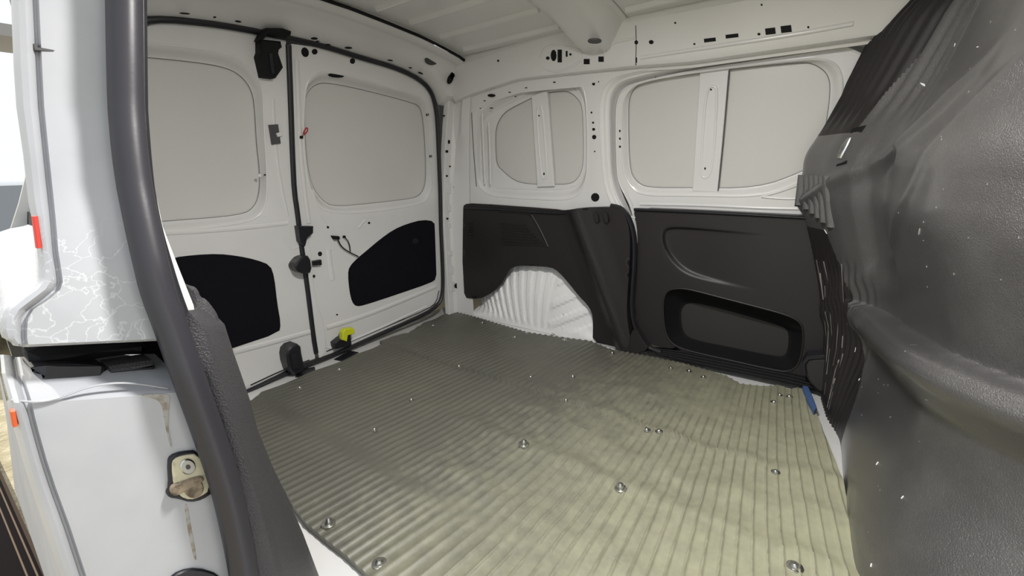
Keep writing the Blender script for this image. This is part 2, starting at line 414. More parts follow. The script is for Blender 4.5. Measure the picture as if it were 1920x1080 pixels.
# fill lamp, unseen, added under the roof to brighten the load space
lamp = empty('fill_lamp', label='unseen rectangular fill lamp added on the cargo roof above the side door', category='lamp')
LX, LY = -0.30, 0.55; LZ = zr(LX, LY)
b = MB(); b.slab(ROOF, chaikin([(LX - .085, LY - .045), (LX + .085, LY - .045), (LX + .085, LY + .045), (LX - .085, LY + .045)], 1), 0, .012, .004); b.obj('fill_lamp_housing', 'grey', lamp)
b = MB(); b.slab(ROOF, chaikin([(LX - .07, LY - .032), (LX + .07, LY - .032), (LX + .07, LY + .032), (LX - .07, LY + .032)], 1), .012, .017, .002); b.obj('fill_lamp_lens', 'lens', lamp)
ld = bpy.data.lights.new('fill_lamp_light', 'AREA'); ld.shape = 'RECTANGLE'; ld.size = .14; ld.size_y = .065; ld.energy = 12; ld.color = (1.0, .97, .93)
lo_ = bpy.data.objects.new('fill_lamp_light', ld); COL.objects.link(lo_); lo_.location = (LX, LY, LZ - .022); lo_.parent = lamp

# ================================================================== REAR WALL (header, corner pillar, door opening)
wall_rear = empty('wall_rear', kind='structure', label='white painted metal frame round the rear door opening')
H1 = [(.25, .93), (.30, .975), (.36, 1.005), (.464, 1.035), (.598, 1.052), (.709, 1.058), (.795, 1.060), (.925, 1.058), (1.053, 1.050), (1.204, 1.038), (1.305, 1.019), (1.367, .994), (1.42, .95), (1.452, .89)]
HB = [(.25, 1.06), (.36, 1.09), (.5, 1.118), (.65, 1.132), (.843, 1.137), (.946, 1.134), (1.083, 1.124), (1.22, 1.112), (1.323, 1.096), (1.407, 1.081), (1.47, 1.06)]
rows = []
NY = 60
for k in range(NY):
    y = 0.25 + (1.47 - 0.25) * k / (NY - 1)
    z1 = interp(min(y, 1.43), H1); zb = interp(y, HB)
    xa = xr(y, z1)
    zz = [z1 - .004, z1 + .004, z1 + 0.020, z1 + 0.026]
    xx = [xa - .01, xa + .012, xa + 0.032, xa + .042]
    # rounded main face up to the ridge, then shelf to the black gap
    for t in (0.2, 0.45, 0.7, 0.9, 1.0):
        xx.append(xa + .042 + (-1.285 - (xa + .042)) * t); zz.append(z1 + .026 + (zb - .012 - z1 - .026) * (1 - (1 - t) ** 1.5))
    xx += [-1.270, -1.252]; zz += [zb - .010, zb]
    rows.append([Vector((a, y, c)) for a, c in zip(xx, zz)])
b = MB(); b.grid(rows); b.obj('header', 'white', wall_rear, smooth=28)
b = MB(); b.sweep([Vector((-1.247, y, interp(y, HB) + .004)) for y in [.25 + 1.2 * k / 30 for k in range(31)]], circ(.005, 6, .006), (1, 0, 0))
b.obj('roof_gap', 'black', wall_rear)
b = MB(); b.grid([[Vector((-1.25, y, interp(y, HB) + .004)) for y in [.25 + 1.22 * k / 30 for k in range(31)]], [Vector((-1.262, y, 1.215)) for y in [.25 + 1.22 * k / 30 for k in range(31)]]])
b.obj('header_back', 'white', wall_rear)
# far corner pillar
rows = []
for k in range(40):
    z = -0.0 + 1.075 * k / 39; X = xr(1.46, z)
    rows.append([Vector((X + .0, 1.449, z)), Vector((X + .018, 1.453, z)), Vector((X + .021, 1.458, z)), Vector((X + .021, 1.486, z)), Vector((X + .026, 1.494, z)),
                 Vector((X + .036, 1.500, z)), Vector((X + .075, yf(z) - .010, z)), Vector((X + .115 - .03 * ss(.5, .8, z) * 0, yf(z) - .004, z))])
b = MB(); b.grid(rows); pillar = b.obj('corner_pillar', 'white', wall_rear, smooth=28)
for (x, y, rx, ry) in [(833, 217, 1.5, 1.5), (842, 266, 2, 4), (838, 284, 2.4, 2.4), (844, 312, 1.5, 1.5), (838, 330, 2, 2), (843, 351, 2.6, 3), (851, 351, 1, 3), (839, 410, 2, 2), (855, 442, 2, 2.5), (847, 473, 1.5, 2), (857, 536, 4, 5)]:
    hole(REAR, x, y, rx, ry, pillar, .0215 if x < 848 else .030, square=rx in (2.4, 2.6))
for (x0, y0, x1, y1) in [(838, 343, 857, 363), (840, 383, 858, 397), (841, 418, 859, 428), (842, 470, 859, 480), (843, 498, 860, 514), (845, 528, 861, 546)]:
    slab_px('spot_weld_plate', REAR, [(x0, y0), (x1, y0), (x1, y1), (x0, y1)], .02, .0225, 'white', pillar, 0)
# header slots and corner access holes
HD = Surf(lambda u, v, d: Vector((-1.355 + d, u, v)), lambda P: (P.y, P.z, P.x + 1.355))
for (x, y, rx, ry, tl) in [(347, 25, 10, 1.3, .1), (447, 40, 6, 1.6, .2), (403, 32, 2.5, 1.5, .2), (590, 72, 6, 2.2, .1), (596, 77.5, 3, 1.5, .1), (615, 84, 5, 1.8, .1), (654, 89.5, 7, 2, .1), (732, 113, 5, 1.2, .15), (770, 127, 3, 1, .3), (789, 137, 5, 1.3, .4)]:
    hole(HD, x, y, rx, ry, wall_rear, .012, tilt=tl)
CR = Surf(lambda u, v, d: Vector((-1.325 + d, u, v)), lambda P: (P.y, P.z, P.x + 1.325))
hole(CR, 809, 113.5, 12, 8.5, wall_rear, .015, tilt=.25, material='grey', name='access_hole')
hole(CR, 845, 148, 5, 10, wall_rear, .02, tilt=.35, name='access_hole')
hole(CR, 850, 139, 4.5, 9, wall_rear, .02, tilt=.5, name='access_hole')
b = MB(); q = [(.11, -.3), (.11, .42), (.20, .62), (.31, .90), (.34, 1.22), (1.67, 1.22), (1.67, -.3)]
b.grid([[Vector((-1.625, y, z)) for y, z in q], [Vector((-1.615, y, z)) for y, z in q]], closed=True); b.poly([Vector((-1.625, y, z)) for y, z in q]); b.poly([Vector((-1.615, y, z)) for y, z in q])
b.obj('outer_skin', 'skin', wall_rear)

# ================================================================== REAR DOORS
def rear_door(name, outer_uv, winA, winB, lab):
    d = empty(name, kind='structure', label=lab)
    A, B = pair(chaikin(REAR.loop(winA, 0), 2), chaikin(REAR.loop(winB, -.034), 2))
    b = MB(); b.fill(REAR, outer_uv, [A], 0.0, 0.05); b.ring(REAR, A, B, 0.0, -.034)
    # folded outer edge
    b.grid([[REAR.xyz(*p, 0.0) for p in outer_uv], [REAR.xyz(*p, -.045) for p in outer_uv]], closed=True)
    b.obj('inner_panel', 'white', d, smooth=28)
    # outer skin closing the window blank, dark glue joint round it
    C = [(p[0] + (q[0] - p[0]) * 0.0, p[1]) for p, q in zip(B, B)]
    cx = sum(p[0] for p in B) / len(B); cz = sum(p[1] for p in B) / len(B)
    big = [(cx + (p[0] - cx) * 1.03, cz + (p[1] - cz) * 1.03) for p in B]
    b = MB(); b.fill(REAR, dens(big, .02), (), -.037, .05); b.obj('window_blank', 'blank', d)
    b = MB(); b.sweep([REAR.xyz(*p, -.0345) for p in B], circ(.0012, 6), (1, 0, 0), True); b.obj('panel_joint', 'joint', d)
    b = MB(); b.sweep([REAR.xyz(*p, -.0012) for p in A], circ(.0032, 8, .0026), (1, 0, 0), True); b.obj('swage_line', 'white', d)
    return d
door1_outer = REAR.loop([(536, 76), (545, 300), (548, 345), (554, 390), (561, 450), (572, 527), (586, 633), (591, 672), (530, 697), (470, 730)]) + \
    [(.42, .0), (.37, .05), (.345, .3), (.35, .7), (.37, .9), (.42, .99)] + REAR.loop([(300, 40), (390, 48), (473, 61)])
door1 = rear_door('door_1', dens(door1_outer, .03),
    [(215, 78), (273, 80), (357, 88), (427, 100), (455, 117), (482, 142), (494, 168), (496, 240), (500, 300), (502, 345), (500, 380), (488, 405), (455, 420), (290, 438), (215, 440), (200, 400), (200, 110)],
    [(228, 104), (273, 107), (373, 117), (427, 127), (454, 143), (473, 170), (478, 205), (481, 267), (487, 320), (487, 360), (478, 388), (453, 404), (297, 416), (232, 420), (217, 400), (216, 120)],
    'narrower rear cargo door with black felt lower panel behind the pillar seal')
door2_outer = REAR.loop([(546, 82), (607, 90), (673, 111), (740, 130), (780, 148), (800, 165), (812, 190), (818, 235), (822, 340), (824, 440), (828, 538), (822, 564), (803, 581), (738, 611), (640, 655), (598, 671), (592, 633), (578, 527), (568, 450), (561, 390), (554, 345), (550, 250)])
door2 = rear_door('door_2', dens(door2_outer, .03),
    [(571, 165), (585, 142), (610, 133), (673, 147), (740, 167), (787, 180), (798, 195), (805, 233), (808, 300), (811, 345), (805, 370), (790, 384), (673, 401), (610, 398), (591, 380), (578, 345), (569, 270)],
    [(571, 178), (593, 155), (623, 156), (690, 170), (773, 192), (788, 200), (793, 222), (797, 267), (799, 322), (797, 350), (787, 367), (770, 373), (690, 382), (625, 388), (604, 376), (584, 348), (575, 300), (571, 230)],
    'wider rear cargo door with yellow release lever and dangling wire')
# felt lower panels
slab_px('lower_panel', REAR, [(290, 500), (325, 483), (367, 478), (410, 476), (447, 480), (480, 487), (507, 497), (515, 520), (520, 567), (527, 607), (524, 624), (437, 653), (340, 685), (290, 690)], -.003, .003, 'felt', door1, 1, grid=.06)
slab_px('lower_panel', REAR, [(815, 415), (793, 412), (763, 420), (738, 431), (713, 449), (687, 471), (670, 485), (656, 500), (653, 514), (656, 547), (661, 567), (669, 575), (685, 572), (740, 554), (807, 531), (819, 523), (818, 490), (816, 433)], -.003, .003, 'felt', door2, 1, grid=.06)
hole(REAR, 779, 452, 6, 5, door2, .004, name='panel_clip', material='blackgloss')
# pressed beads and lower swages
for l, wd, h in [([(511, 185), (514, 240), (517, 285), (527, 350), (539, 405)], .006, .004), ([(302, 437), (380, 433), (460, 427), (540, 418)], .008, .003), ([(440, 660), (500, 645), (583, 622)], .010, .004), ([(530, 447), (545, 470), (565, 460)], .004, .002)]:
    bead(REAR, l, wd, h, 0, door1)
for l, wd, h in [([(556, 112), (559, 180), (562, 270), (570, 350), (579, 418)], .008, .006), ([(616, 468), (620, 500), (624, 525)], .010, .004), ([(612, 615), (680, 594), (760, 562), (818, 537)], .010, .005), ([(606, 632), (610, 650), (622, 654), (700, 622), (800, 575)], .006, .004), ([(672, 428), (685, 412)], .006, .003), ([(585, 355), (596, 395), (620, 425), (646, 470)], .006, .003)]:
    bead(REAR, l, wd, h, 0, door2)
for (x, y, rx, ry, tl) in [(572, 98, 7, 9.5, -.3), (590, 97, 5.5, 5.5, 0), (661, 114.5, 5, 5.5, 0), (630.5, 141.5, 15, 4, .1), (802, 215, 2, 3, 0), (808, 293, 2, 3, 0), (569, 331, 3, 3, 0), (615, 426, 2.5, 2.5, 0), (692, 418, 2.3, 2.3, 0), (600, 476, 4, 4.5, 0), (632, 590, 2, 1.5, 0)]:
    hole(REAR, x, y, rx, ry, door2, .0005, tilt=tl)
hole(REAR, 487, 329, 3, 3, door1, .001, name='white_clip', material='carpaint')
hole(REAR, 497, 328, 1.5, 1.5, door1, .001)
# striker strip on door_1 and catch bracket at the top of the seam
g = slab_px('hinge_plate', REAR, [(505, 234), (522, 233), (527, 269), (511, 271)], 0, .008, 'grey', door1, 0)
slab_px('plate_notch', REAR, [(518, 250), (527, 247), (530, 255), (521, 257)], .006, .011, 'white', g, 0)
br = slab_px('top_catch', REAR, [(490, 73), (527, 77), (530, 88), (524, 93), (523, 100), (532, 126), (518, 146), (496, 143), (487, 104), (490, 96)], 0, .035, 'black', door1, 0, bev=.004)
slab_px('catch_arm', REAR, [(500, 52), (530, 52), (547, 58), (546, 66), (505, 62), (497, 72), (489, 74)], .01, .05, 'black', br, 0, bev=.004)
slab_px('catch_rib', REAR, [(505, 100), (512, 100), (516, 138), (510, 138)], .035, .040, 'blackgloss', br, 0)
# latch hardware on the seam side of door_2
slab_px('latch_cover', REAR, [(560, 424), (588, 424), (588, 437), (577, 447), (573, 462), (564, 453)], 0, .028, 'blackgloss', door2, 0, bev=.003)
lk = slab_px('latch_knob', REAR, [(553, 501), (558, 491), (567, 482), (582, 479), (587, 511), (571, 514), (559, 509)], 0, .045, 'blackgloss', door2, 1, bev=.005)
slab_px('latch_clip', REAR, [(587, 490), (603, 487), (604, 497), (588, 498)], 0, .016, 'blackgloss', door2, 0)
hole(REAR, 589, 518, 2.2, 3, door2, .002)
slab_px('seam_flange', REAR, [(565, 452), (582, 446), (590, 560), (606, 600), (612, 640), (608, 668), (596, 672), (580, 560), (570, 500)], 0, .006, 'white', door2, 1)
# yellow release lever on its black base
lv = slab_px('lever_base', REAR, [(628, 644), (640, 634), (658, 628), (660, 648), (630, 655)], 0, .03, 'blackgloss', door2, 0, bev=.003)
slab_px('yellow_lever', REAR, [(643, 638), (643, 624), (648, 617), (664, 615), (666, 626), (653, 629), (651, 641)], .022, .044, 'yellow', lv, 0, bev=.003)
# rubber stop at the bottom of door_1
rb = slab_px('rubber_stop', REAR, [(537, 672), (541, 651), (564, 643), (568, 672), (574, 690), (566, 702), (547, 704)], 0, .05, 'rubber', door1, 1, bev=.006)
slab_px('stop_ridge', REAR, [(545, 664), (556, 660), (562, 690), (551, 694)], .05, .056, 'rubber', rb, 0)
# dangling wire with plug on door_2
tube_px('wire', REAR, [(633, 448), (640, 463), (655, 473), (672, 481)], .0022, .0022, .010, 'black', door2)
tube_px('wire', REAR, [(646, 444), (655, 455), (657, 472)], .0018, .0018, .010, 'black', door2)
slab_px('wire_plug', REAR, [(624, 442), (637, 443), (638, 449), (628, 449)], 0, .016, 'black', door2, 0)
hole(REAR, 646, 444, 2.6, 2.6, door2, .008, name='wire_eyelet')
# red cord loop
tube_px('cord_loop', REAR, [(569, 252), (571, 245), (575, 239), (577, 241), (576, 247), (571, 252)], .0022, .0022, .012, 'redcord', door2, 1, True, n=6)
slab_px('cord_anchor', REAR, [(564, 255), (569, 254), (569, 260), (564, 259)], 0, .012, 'black', door2, 0)

# weatherstrip round the rear opening (one loop) and strip in the seam between the doors
path = [(390, 43), (473, 57), (530, 69), (607, 86), (673, 107), (740, 126), (780, 144), (804, 163), (816, 188), (822, 233), (827, 360), (828, 440), (832, 540), (827, 567), (805, 586), (740, 616), (640, 660), (573, 687), (530, 703), (466, 735)]
uv = REAR.loop(path, .012) + [(.42, -.0), (.355, .06), (.335, .3), (.34, .7), (.365, .92), (.42, 1.0)] + REAR.loop([(280, 33)], .012)
uv = chaikin(uv, 2)
b = MB(); b.sweep([REAR.xyz(u, v, .010) for u, v in uv], circ(.0082, 10, .009), (1, 0, 0), True)
ws = b.obj('door_weatherstrip', 'rubber', label='black rubber weatherstrip looping round the rear cargo door opening', category='weatherstrip')
sm_ = tube_px('seam_seal', REAR, [(541, 84), (545, 180), (549, 300), (552, 360), (558, 400), (564, 450), (575, 527), (588, 633), (593, 662)], .0085, .007, .003, 'rubber', None, 1,
              label='black rubber strip down the seam between the two rear cargo doors', category='seal')
tube_px('drip_line', REAR, [(470, 722), (530, 694), (580, 675)], .0018, .002, .001, 'black', door1, 1)
tube_px('drip_line', REAR, [(612, 659), (640, 648), (740, 606), (803, 579), (818, 567), (823, 545)], .0018, .002, .001, 'black', door2, 1)

# ================================================================== FAR SIDE WALL
wall_far = empty('wall_far', kind='structure', label='white painted far side of the van body with blanked quarter window')
# roof rail: box section along the top of the far wall, with a rolled lower lip
def zlip(x): return interp(x, [(-1.35, .935), (-1.25, .955), (-1.02, .983), (-.85, .978), (-.58, .968), (-.41, .957), (.3, .955)])
def ztop(x): return interp(x, [(-1.35, 1.050), (-1.26, 1.063), (-.84, 1.096), (-.62, 1.088), (-.27, 1.080), (.3, 1.075)])
rows = []
for k in range(70):
    x = -1.335 + 1.72 * k / 69; zl, zt = zlip(x), ztop(x); r = []
    for t in (0, .3, .6, .85, 1): z = zt + (zl + .018 - zt) * t; r.append((yrail(z), z))
    for a in (30, 60, 90, 120, 150): 
        q = math.radians(a); r.append((yrail(zl + .012) + .016 - .016 * math.cos(q - .3) , zl + .018 - .018 * math.sin(q)*1.0 - (.004 if a > 90 else 0)))
    r.append((yf(zl - .02) + .001, zl - .010 - .03 * (1 - ss(-.72, -.64, x))))
    rows.append([Vector((x, y, z)) for y, z in r])
b = MB(); b.grid(rows); rail = b.obj('roof_rail', 'white', wall_far, smooth=40)
# rail end plate at the rear corner
b = MB(); p = rows[0]; b.poly([*p, Vector((-1.335, 1.56, p[-1].z)), Vector((-1.335, 1.56, p[0].z))]); b.obj('rail_end', 'white', wall_far)
b = MB(); b.grid([[Vector((r[0].x, r[0].y, r[0].z)) for r in rows], [Vector((r[0].x, r[0].y + .02, 1.215)) for r in rows]]); b.obj('rail_back', 'white', wall_far)
for (x, y, rx, ry, sq) in [(934, 114, 2, 2, 0), (1027, 109, 3.5, 3.2, 0), (1038, 104, 5.5, 11, 0), (1049.5, 105, 4, 12, 1), (1062.5, 101, 1.7, 5.5, 1), (1069.5, 102, 2.3, 2.3, 0), (1100, 115.5, 5.5, 5, 1), (1127, 111, 5, 5, 1),
                           (1193, 79.5, 3.5, 4, 0), (1221, 79, 4.5, 4, 0), (1331, 75, 11, 3.5, 1), (1372.5, 67.5, 12, 3.5, 1), (1444.5, 58.5, 9.5, 6, 1), (1474, 54.5, 10, 6.5, 1), (1423, 64, 3, 2.5, 0), (1515.5, 51, 2.2, 2.2, 0), (1428, 9, 2, 2, 0), (1266, 43, 2, 2, 0), (1302, 82.5, 2, 2, 0), (1193, 113, 1.5, 5, 1)]:
    hole(RAIL, x, y, rx, ry, rail, .0005, bool(sq), tilt=-.12 if sq and rx > 8 else 0)
bead(RAIL, [(1192, 48), (1193, 80), (1192, 122)], .002, .0015, .0, rail, 'rail_seam', 'grey', 1)
bead(RAIL, [(1014, 108), (1018, 92), (1035, 83), (1058, 87), (1085, 92), (1097, 106), (1084, 118), (1060, 130), (1036, 135), (1018, 125)], .004, .003, 0, rail)
bead(RAIL, [(1190, 71), (1150, 80), (1134, 90), (1133, 103)], .004, .003, 0, rail)
bead(RAIL, [(1200, 108), (1330, 88), (1480, 66), (1600, 44)], .006, .004, 0, rail)
hole(ROOF, 1115, 78, 13, 4, bow, .085, material='grey', name='access_hole')
hole(ROOF, 1057, 32, 4, 2.3, bow, .003); hole(ROOF, 1057, 24, 2.5, 1.5, bow, .003)

# quarter panel sheet with stepped window recess; the door aperture steps are its front edge
Q0 = [(895, 366), (893, 290), (892, 222), (905, 197), (965, 165), (1045, 143), (1078, 144), (1096, 166), (1101, 215), (1102, 300), (1099, 338), (1087, 365), (1062, 376), (990, 373)]
Q1 = [(903, 350), (901, 290), (901, 232), (912, 216), (963, 190), (1013, 168), (1055, 159), (1075, 164), (1090, 180), (1096, 200), (1099, 255), (1099, 308), (1093, 335), (1078, 351), (1040, 356), (985, 355)]
Q2 = [(931, 309), (929, 280), (929, 238), (943, 213), (963, 200), (1013, 176), (1055, 170), (1070, 173), (1084, 185), (1092, 200), (1094, 255), (1094, 308), (1087, 331), (1072, 345), (1040, 346), (985, 345), (963, 338), (943, 321)]
# aperture contours (left/top/bottom edges traced; the front ends run on behind the bulkhead)
L0 = [(1124, 190), (1130, 158), (1146, 137), (1190, 122), (1300, 106), (1480, 78), (1640, 52)]
def lower(l): return l
D0 = [(1124, 210), (1127, 175), (1142, 150), (1170, 137), (1300, 114), (1480, 87), (1700, 52), (1700, 412), (1480, 412), (1172, 412), (1150, 390), (1137, 360), (1130, 325), (1126, 260)]
D1 = [(1141, 212), (1143, 180), (1156, 157), (1180, 145), (1300, 120), (1480, 93), (1700, 58), (1700, 414), (1480, 414), (1186, 414), (1168, 390), (1152, 360), (1144, 325), (1142, 260)]
D2 = [(1153, 215), (1155, 188), (1166, 168), (1188, 156), (1300, 132), (1480, 106), (1700, 72), (1700, 416), (1480, 416), (1192, 416), (1179, 390), (1163, 355), (1155, 325), (1153, 260)]
q0 = chaikin(FAR.loop(Q0, 0), 2); q1 = chaikin(FAR.loop(Q1, -.03), 2); q2 = chaikin(FAR.loop(Q2, -.03), 2); q0, q1 = pair(q0, q1); _, q2 = pair(q2, q2)
d0 = chaikin(FAR.loop(D0, 0), 2); d1 = chaikin(FAR.loop(D1, -.012), 2); d2 = chaikin(FAR.loop(D2, -.045), 2)
dd0, dd1 = pair(d0, d1, 400); _, dd2 = pair(d0, d2, 400)
cu = .0
outer = [(-1.40, .36), (-1.40, .965), (-1.2, .985), (-1.0, 1.0), (.42, 1.0), (.42, .515), (-.575, .515), (-.575, .36)]
b = MB(); b.fill(FAR, dens(outer, .03), [q0, dd0], 0, .05); b.ring(FAR, q0, q1, 0, -.03); b.ring(FAR, dd0, dd1, 0, -.012); b.ring(FAR, dd1, dd2, -.012, -.045)
b.obj('quarter_panel', 'white', wall_far, smooth=28)
def edge(S, l, d, r, parent, material='white', name='swage_line', h=None):
    b = MB(); b.sweep([S.xyz(*p, d) for p in l], circ(r, 8, h or r), (S.xyz(*l[0], d + .01) - S.xyz(*l[0], d)), True); return b.obj(name, material, parent)
b = MB(); b.fill(FAR, q1, [q2], -.030, .05); b.obj('window_rim', 'white', wall_far)
cx = sum(p[0] for p in q2) / len(q2); cz = sum(p[1] for p in q2) / len(q2)
b = MB(); b.fill(FAR, dens([(cx + (p[0] - cx) * 1.06, cz + (p[1] - cz) * 1.06) for p in q2], .02), (), -.034, .05); b.obj('window_blank', 'blank', wall_far)
edge(FAR, q2, -.0305, .0012, wall_far, 'joint', 'panel_joint'); edge(FAR, q0, -.001, .0028, wall_far); edge(FAR, q1, -.0295, .0022, wall_far)
edge(FAR, dd0, -.001, .003, wall_far); edge(FAR, dd1, -.012, .003, wall_far)
def brace(S, l, d, parent, slot):
    g = slab_px('window_brace', S, l, d - .012, d, 'white', parent, 0, bev=.002)
    A = slot; n = len(A); cx = sum(p[0] for p in A) / n; cy = sum(p[1] for p in A) / n
    uA = chaikin(S.loop(A, d), 2); 
    P = [S.xyz(u, v, d) for u, v in uA]; up = S.xyz(*uA[0], d + .01) - P[0]
    b = MB(); b.sweep(P, [(.004 * math.cos(a), -.001 + .0035 * math.sin(a)) for a in [math.pi * k / 5 for k in range(6)]], up, True); b.obj('pressed_slot', 'white', g)
    return g
g = brace(FAR, [(996, 180), (1025, 170), (1038, 349), (1007, 350)], -.016, wall_far, [(1010, 196), (1017, 200), (1026, 325), (1023, 336), (1016, 334), (1012, 300), (1006, 215)])
hole(FAR, 1010.5, 217, 1.2, 1.5, g, -.0155); hole(FAR, 1020, 326, 1.5, 2.5, g, -.0155)
bead(FAR, [(904, 212), (906, 270), (909, 345)], .004, .004, 0, wall_far); bead(FAR, [(916, 230), (918, 280), (919, 345)], .004, .003, 0, wall_far)
bead(FAR, [(884, 211), (888, 290), (893, 350)], .0018, .0015, 0.001, wall_far, 'panel_joint', 'grey')
for (x, y, rx, ry) in [(1113, 157, 3, 3.5), (1122, 150, 2, 5), (1109, 211, 1.7, 2), (1112, 230, 2, 2), (1113, 242.5, 2.8, 2.8), (1114, 257, 4, 4.3), (1115, 284, 1.3, 1.5), (1116, 370, 8, 8.3), (921, 179, 7, 3), (955, 173, 2, .8), (986, 164.5, 2, .8), (966, 181, 1.2, .9), (1039, 154, 2.2, 1.2), (901, 203, 2, 1), (921, 202.5, 3, 1), (908, 189, 1.2, 1)]:
    hole(FAR, x, y, rx, ry, wall_far, .0006 if y > 200 or x > 1100 else .006)
b = MB(); b.box((-1.62, 1.66, -0.3), (0.45, 1.67, 1.22)); b.obj('outer_skin', 'skin', wall_far)
# wheel arch with fanned pressed ribs, seen through the trim cut-out
rows = []; XC = -0.985
for i in range(34):
    z = .001 + .335 * i / 33; row = []
    for k in range(241):
        x = XC - .36 + .72 * k / 240
        rr = math.hypot((x - XC) / .36, z / .335)
        f = (x - XC) / (z + .42) * .57            # fan of ribs opening upwards
        ph = (f / .042 + .2) % 1.0
        rib = ss(.0, .10, ph) * (1 - ss(.52, .62, ph)) * (1 - ss(.055, .08, f))
        g = (z - .55 * (x - XC) + .02) / .085      # crossing swages on the front flank
        pg = g % 1.0
        rib2 = ss(.0, .12, pg) * (1 - ss(.4, .52, pg)) * ss(.065, .09, f)
        row.append(Vector((x, 1.518 + (.075 * min(rr, 1.25) ** 3.2 - .008 * rib - .007 * rib2) * ss(.012, .05, z), z)))
    rows.append(row)
b = MB(); b.grid(rows); b.obj('wheel_arch', 'dirtywhite', wall_far, smooth=25)

# ================================================================== FAR SLIDING DOOR
door3 = empty('door_3', kind='structure', label='far sliding side door with blanked window above its black trim')
W0 = [(1165, 218), (1168, 188), (1180, 167), (1205, 152), (1310, 134), (1500, 111), (1545, 111), (1572, 122), (1582, 160), (1572, 240), (1552, 312), (1503, 342), (1430, 370), (1296, 367), (1205, 367), (1184, 352), (1168, 325), (1165, 270)]
W1 = [(1178, 212), (1180, 180), (1195, 158), (1225, 147), (1310, 138), (1366, 130), (1495, 117), (1525, 118), (1551, 136), (1558, 163), (1550, 230), (1535, 300), (1503, 323), (1418, 353), (1296, 352), (1214, 352), (1193, 341), (1180, 318)]
w0 = chaikin(FAR.loop(W0, -.03), 2); w1 = chaikin(FAR.loop(W1, -.05), 2); w0, w1 = pair(w0, w1, 300)
E0 = [(1155, 216), (1157, 189), (1168, 168), (1190, 156), (1300, 132), (1480, 106), (1660, 78), (1660, 415), (1480, 415), (1187, 395), (1178, 375), (1163, 350), (1157, 325), (1155, 260)]
e0 = chaikin(FAR.loop(E0, -.03), 2)
b = MB(); b.fill(FAR, dens(e0, .03), [w0], -.03, .02); b.ring(FAR, w0, w1, -.03, -.05)
b.grid([[FAR.xyz(*p, -.03) for p in e0], [FAR.xyz(*p, -.05) for p in e0]], closed=True)
b.obj('inner_panel', 'white', door3, smooth=28)
cx = sum(p[0] for p in w1) / len(w1); cz = sum(p[1] for p in w1) / len(w1)
b = MB(); b.fill(FAR, dens([(cx + (p[0] - cx) * 1.04, cz + (p[1] - cz) * 1.04) for p in w1], .02), (), -.054, .05); b.obj('window_blank', 'blank', door3)
edge(FAR, w1, -.0505, .0012, door3, 'joint', 'panel_joint'); edge(FAR, w0, -.0305, .0028, door3); edge(FAR, e0, -.031, .003, door3)
g = brace(FAR, [(1312, 134), (1367, 126), (1346, 360), (1298, 358)], -.040, door3, [(1325, 165), (1340, 160), (1345, 172), (1338, 300), (1330, 332), (1318, 334), (1314, 325), (1318, 240)])
hole(FAR, 1333, 168, 1.8, 1.8, g, -.0395); hole(FAR, 1322, 316, 1.6, 2.5, g, -.0395)
bead(FAR, [(1367, 132), (1358, 240), (1346, 358)], .0015, .0015, -.0395, door3, 'glue_joint', 'grey', 1)
for y in (245.5, 260, 275): hole(FAR, 1162.5, y, 2, 2.3, door3, -.0295)
hole(FAR, 1229, 145.5, 1.3, 1.2, door3, -.03)
bead(FAR, [(1428, 369), (1470, 357), (1508, 342)], .004, .004, -.03, door3); bead(FAR, [(1428, 369), (1470, 373), (1508, 372)], .004, .004, -.03, door3)
bead(FAR, [(1200, 383), (1320, 385), (1420, 390), (1510, 392)], .005, .004, -.03, door3)
bead(FAR, [(1172, 362), (1184, 385), (1193, 420), (1194, 456)], .005, .012, -.02, door3, 'door_edge', 'white')

# ================================================================== FAR TRIM PANELS
def trim_d(u, v):
    s = (u - DA[0]) - (v - DA[1]) * (DB[0] - DA[0]) / (DB[1] - DA[1])
    return .012 + .034 * ss(-.035, .03, s) + .006 * math.exp(-((s - .028) / .014) ** 2) + .005 * math.exp(-((s + .035) / .012) ** 2) - .012 * ss(.03, .14, s)
DA = FAR.px(1068, 396, .02); DB = FAR.px(1160, 650, .02)
T = [(868, 392), (870, 383), (885, 381), (1040, 392), (1058, 395), (1090, 389), (1150, 387), (1165, 390), (1176, 402), (1184, 425), (1186, 458), (1184, 502), (1181, 544), (1180, 579), (1183, 606), (1188, 632), (1182, 654), (1145, 648), (1111, 641),
     (1112, 607), (1110, 586), (1101, 571), (1086, 556), (1068, 533), (1047, 509), (1033, 501), (1006, 499), (970, 498), (957, 504), (948, 518), (938, 536), (920, 550), (899, 561), (867, 558), (867, 500)]
tl = chaikin(FAR.loop(T, .012), 1)
qt = empty('quarter_trim_panel', label='black plastic side trim with slotted vent curving round the white wheel arch', category='trim panel')
b = MB(); b.fill(FAR, dens(tl, .02), (), trim_d, .014)
b.grid([[FAR.xyz(*p, trim_d(*p)) for p in tl], [FAR.xyz(*p, -.002) for p in tl]], closed=True)
b.obj('panel', 'plastic', qt, smooth=50)
for i in range(8):
    y = 417 + i * 5.4; x1 = 983 + i * 5.0
    slab_px('vent_slat', FAR, [(938, y + 1), (x1, y + 5), (x1, y + 7.2), (938, y + 3.2)], .010, .017, 'plastic', qt, 0, bev=.0008)
for i in range(6):
    y = 417 + i * 5.2
    slab_px('vent_slat', FAR, [(877, y), (885, y + .6), (885, y + 2.6), (877, y + 2)], .010, .017, 'plastic', qt, 0, bev=.0008)
bead(FAR, [(997, 404), (1010, 425), (1028, 463)], .006, .006, .012, qt, 'moulded_ridge', 'plastic')
bead(FAR, [(935, 396), (985, 399), (997, 404)], .005, .004, .012, qt, 'moulded_ridge', 'plastic')
bead(FAR, [(872, 390), (930, 392), (1055, 402), (1092, 395), (1160, 394)], .006, .008, .014, qt, 'top_edge', 'blackgloss')
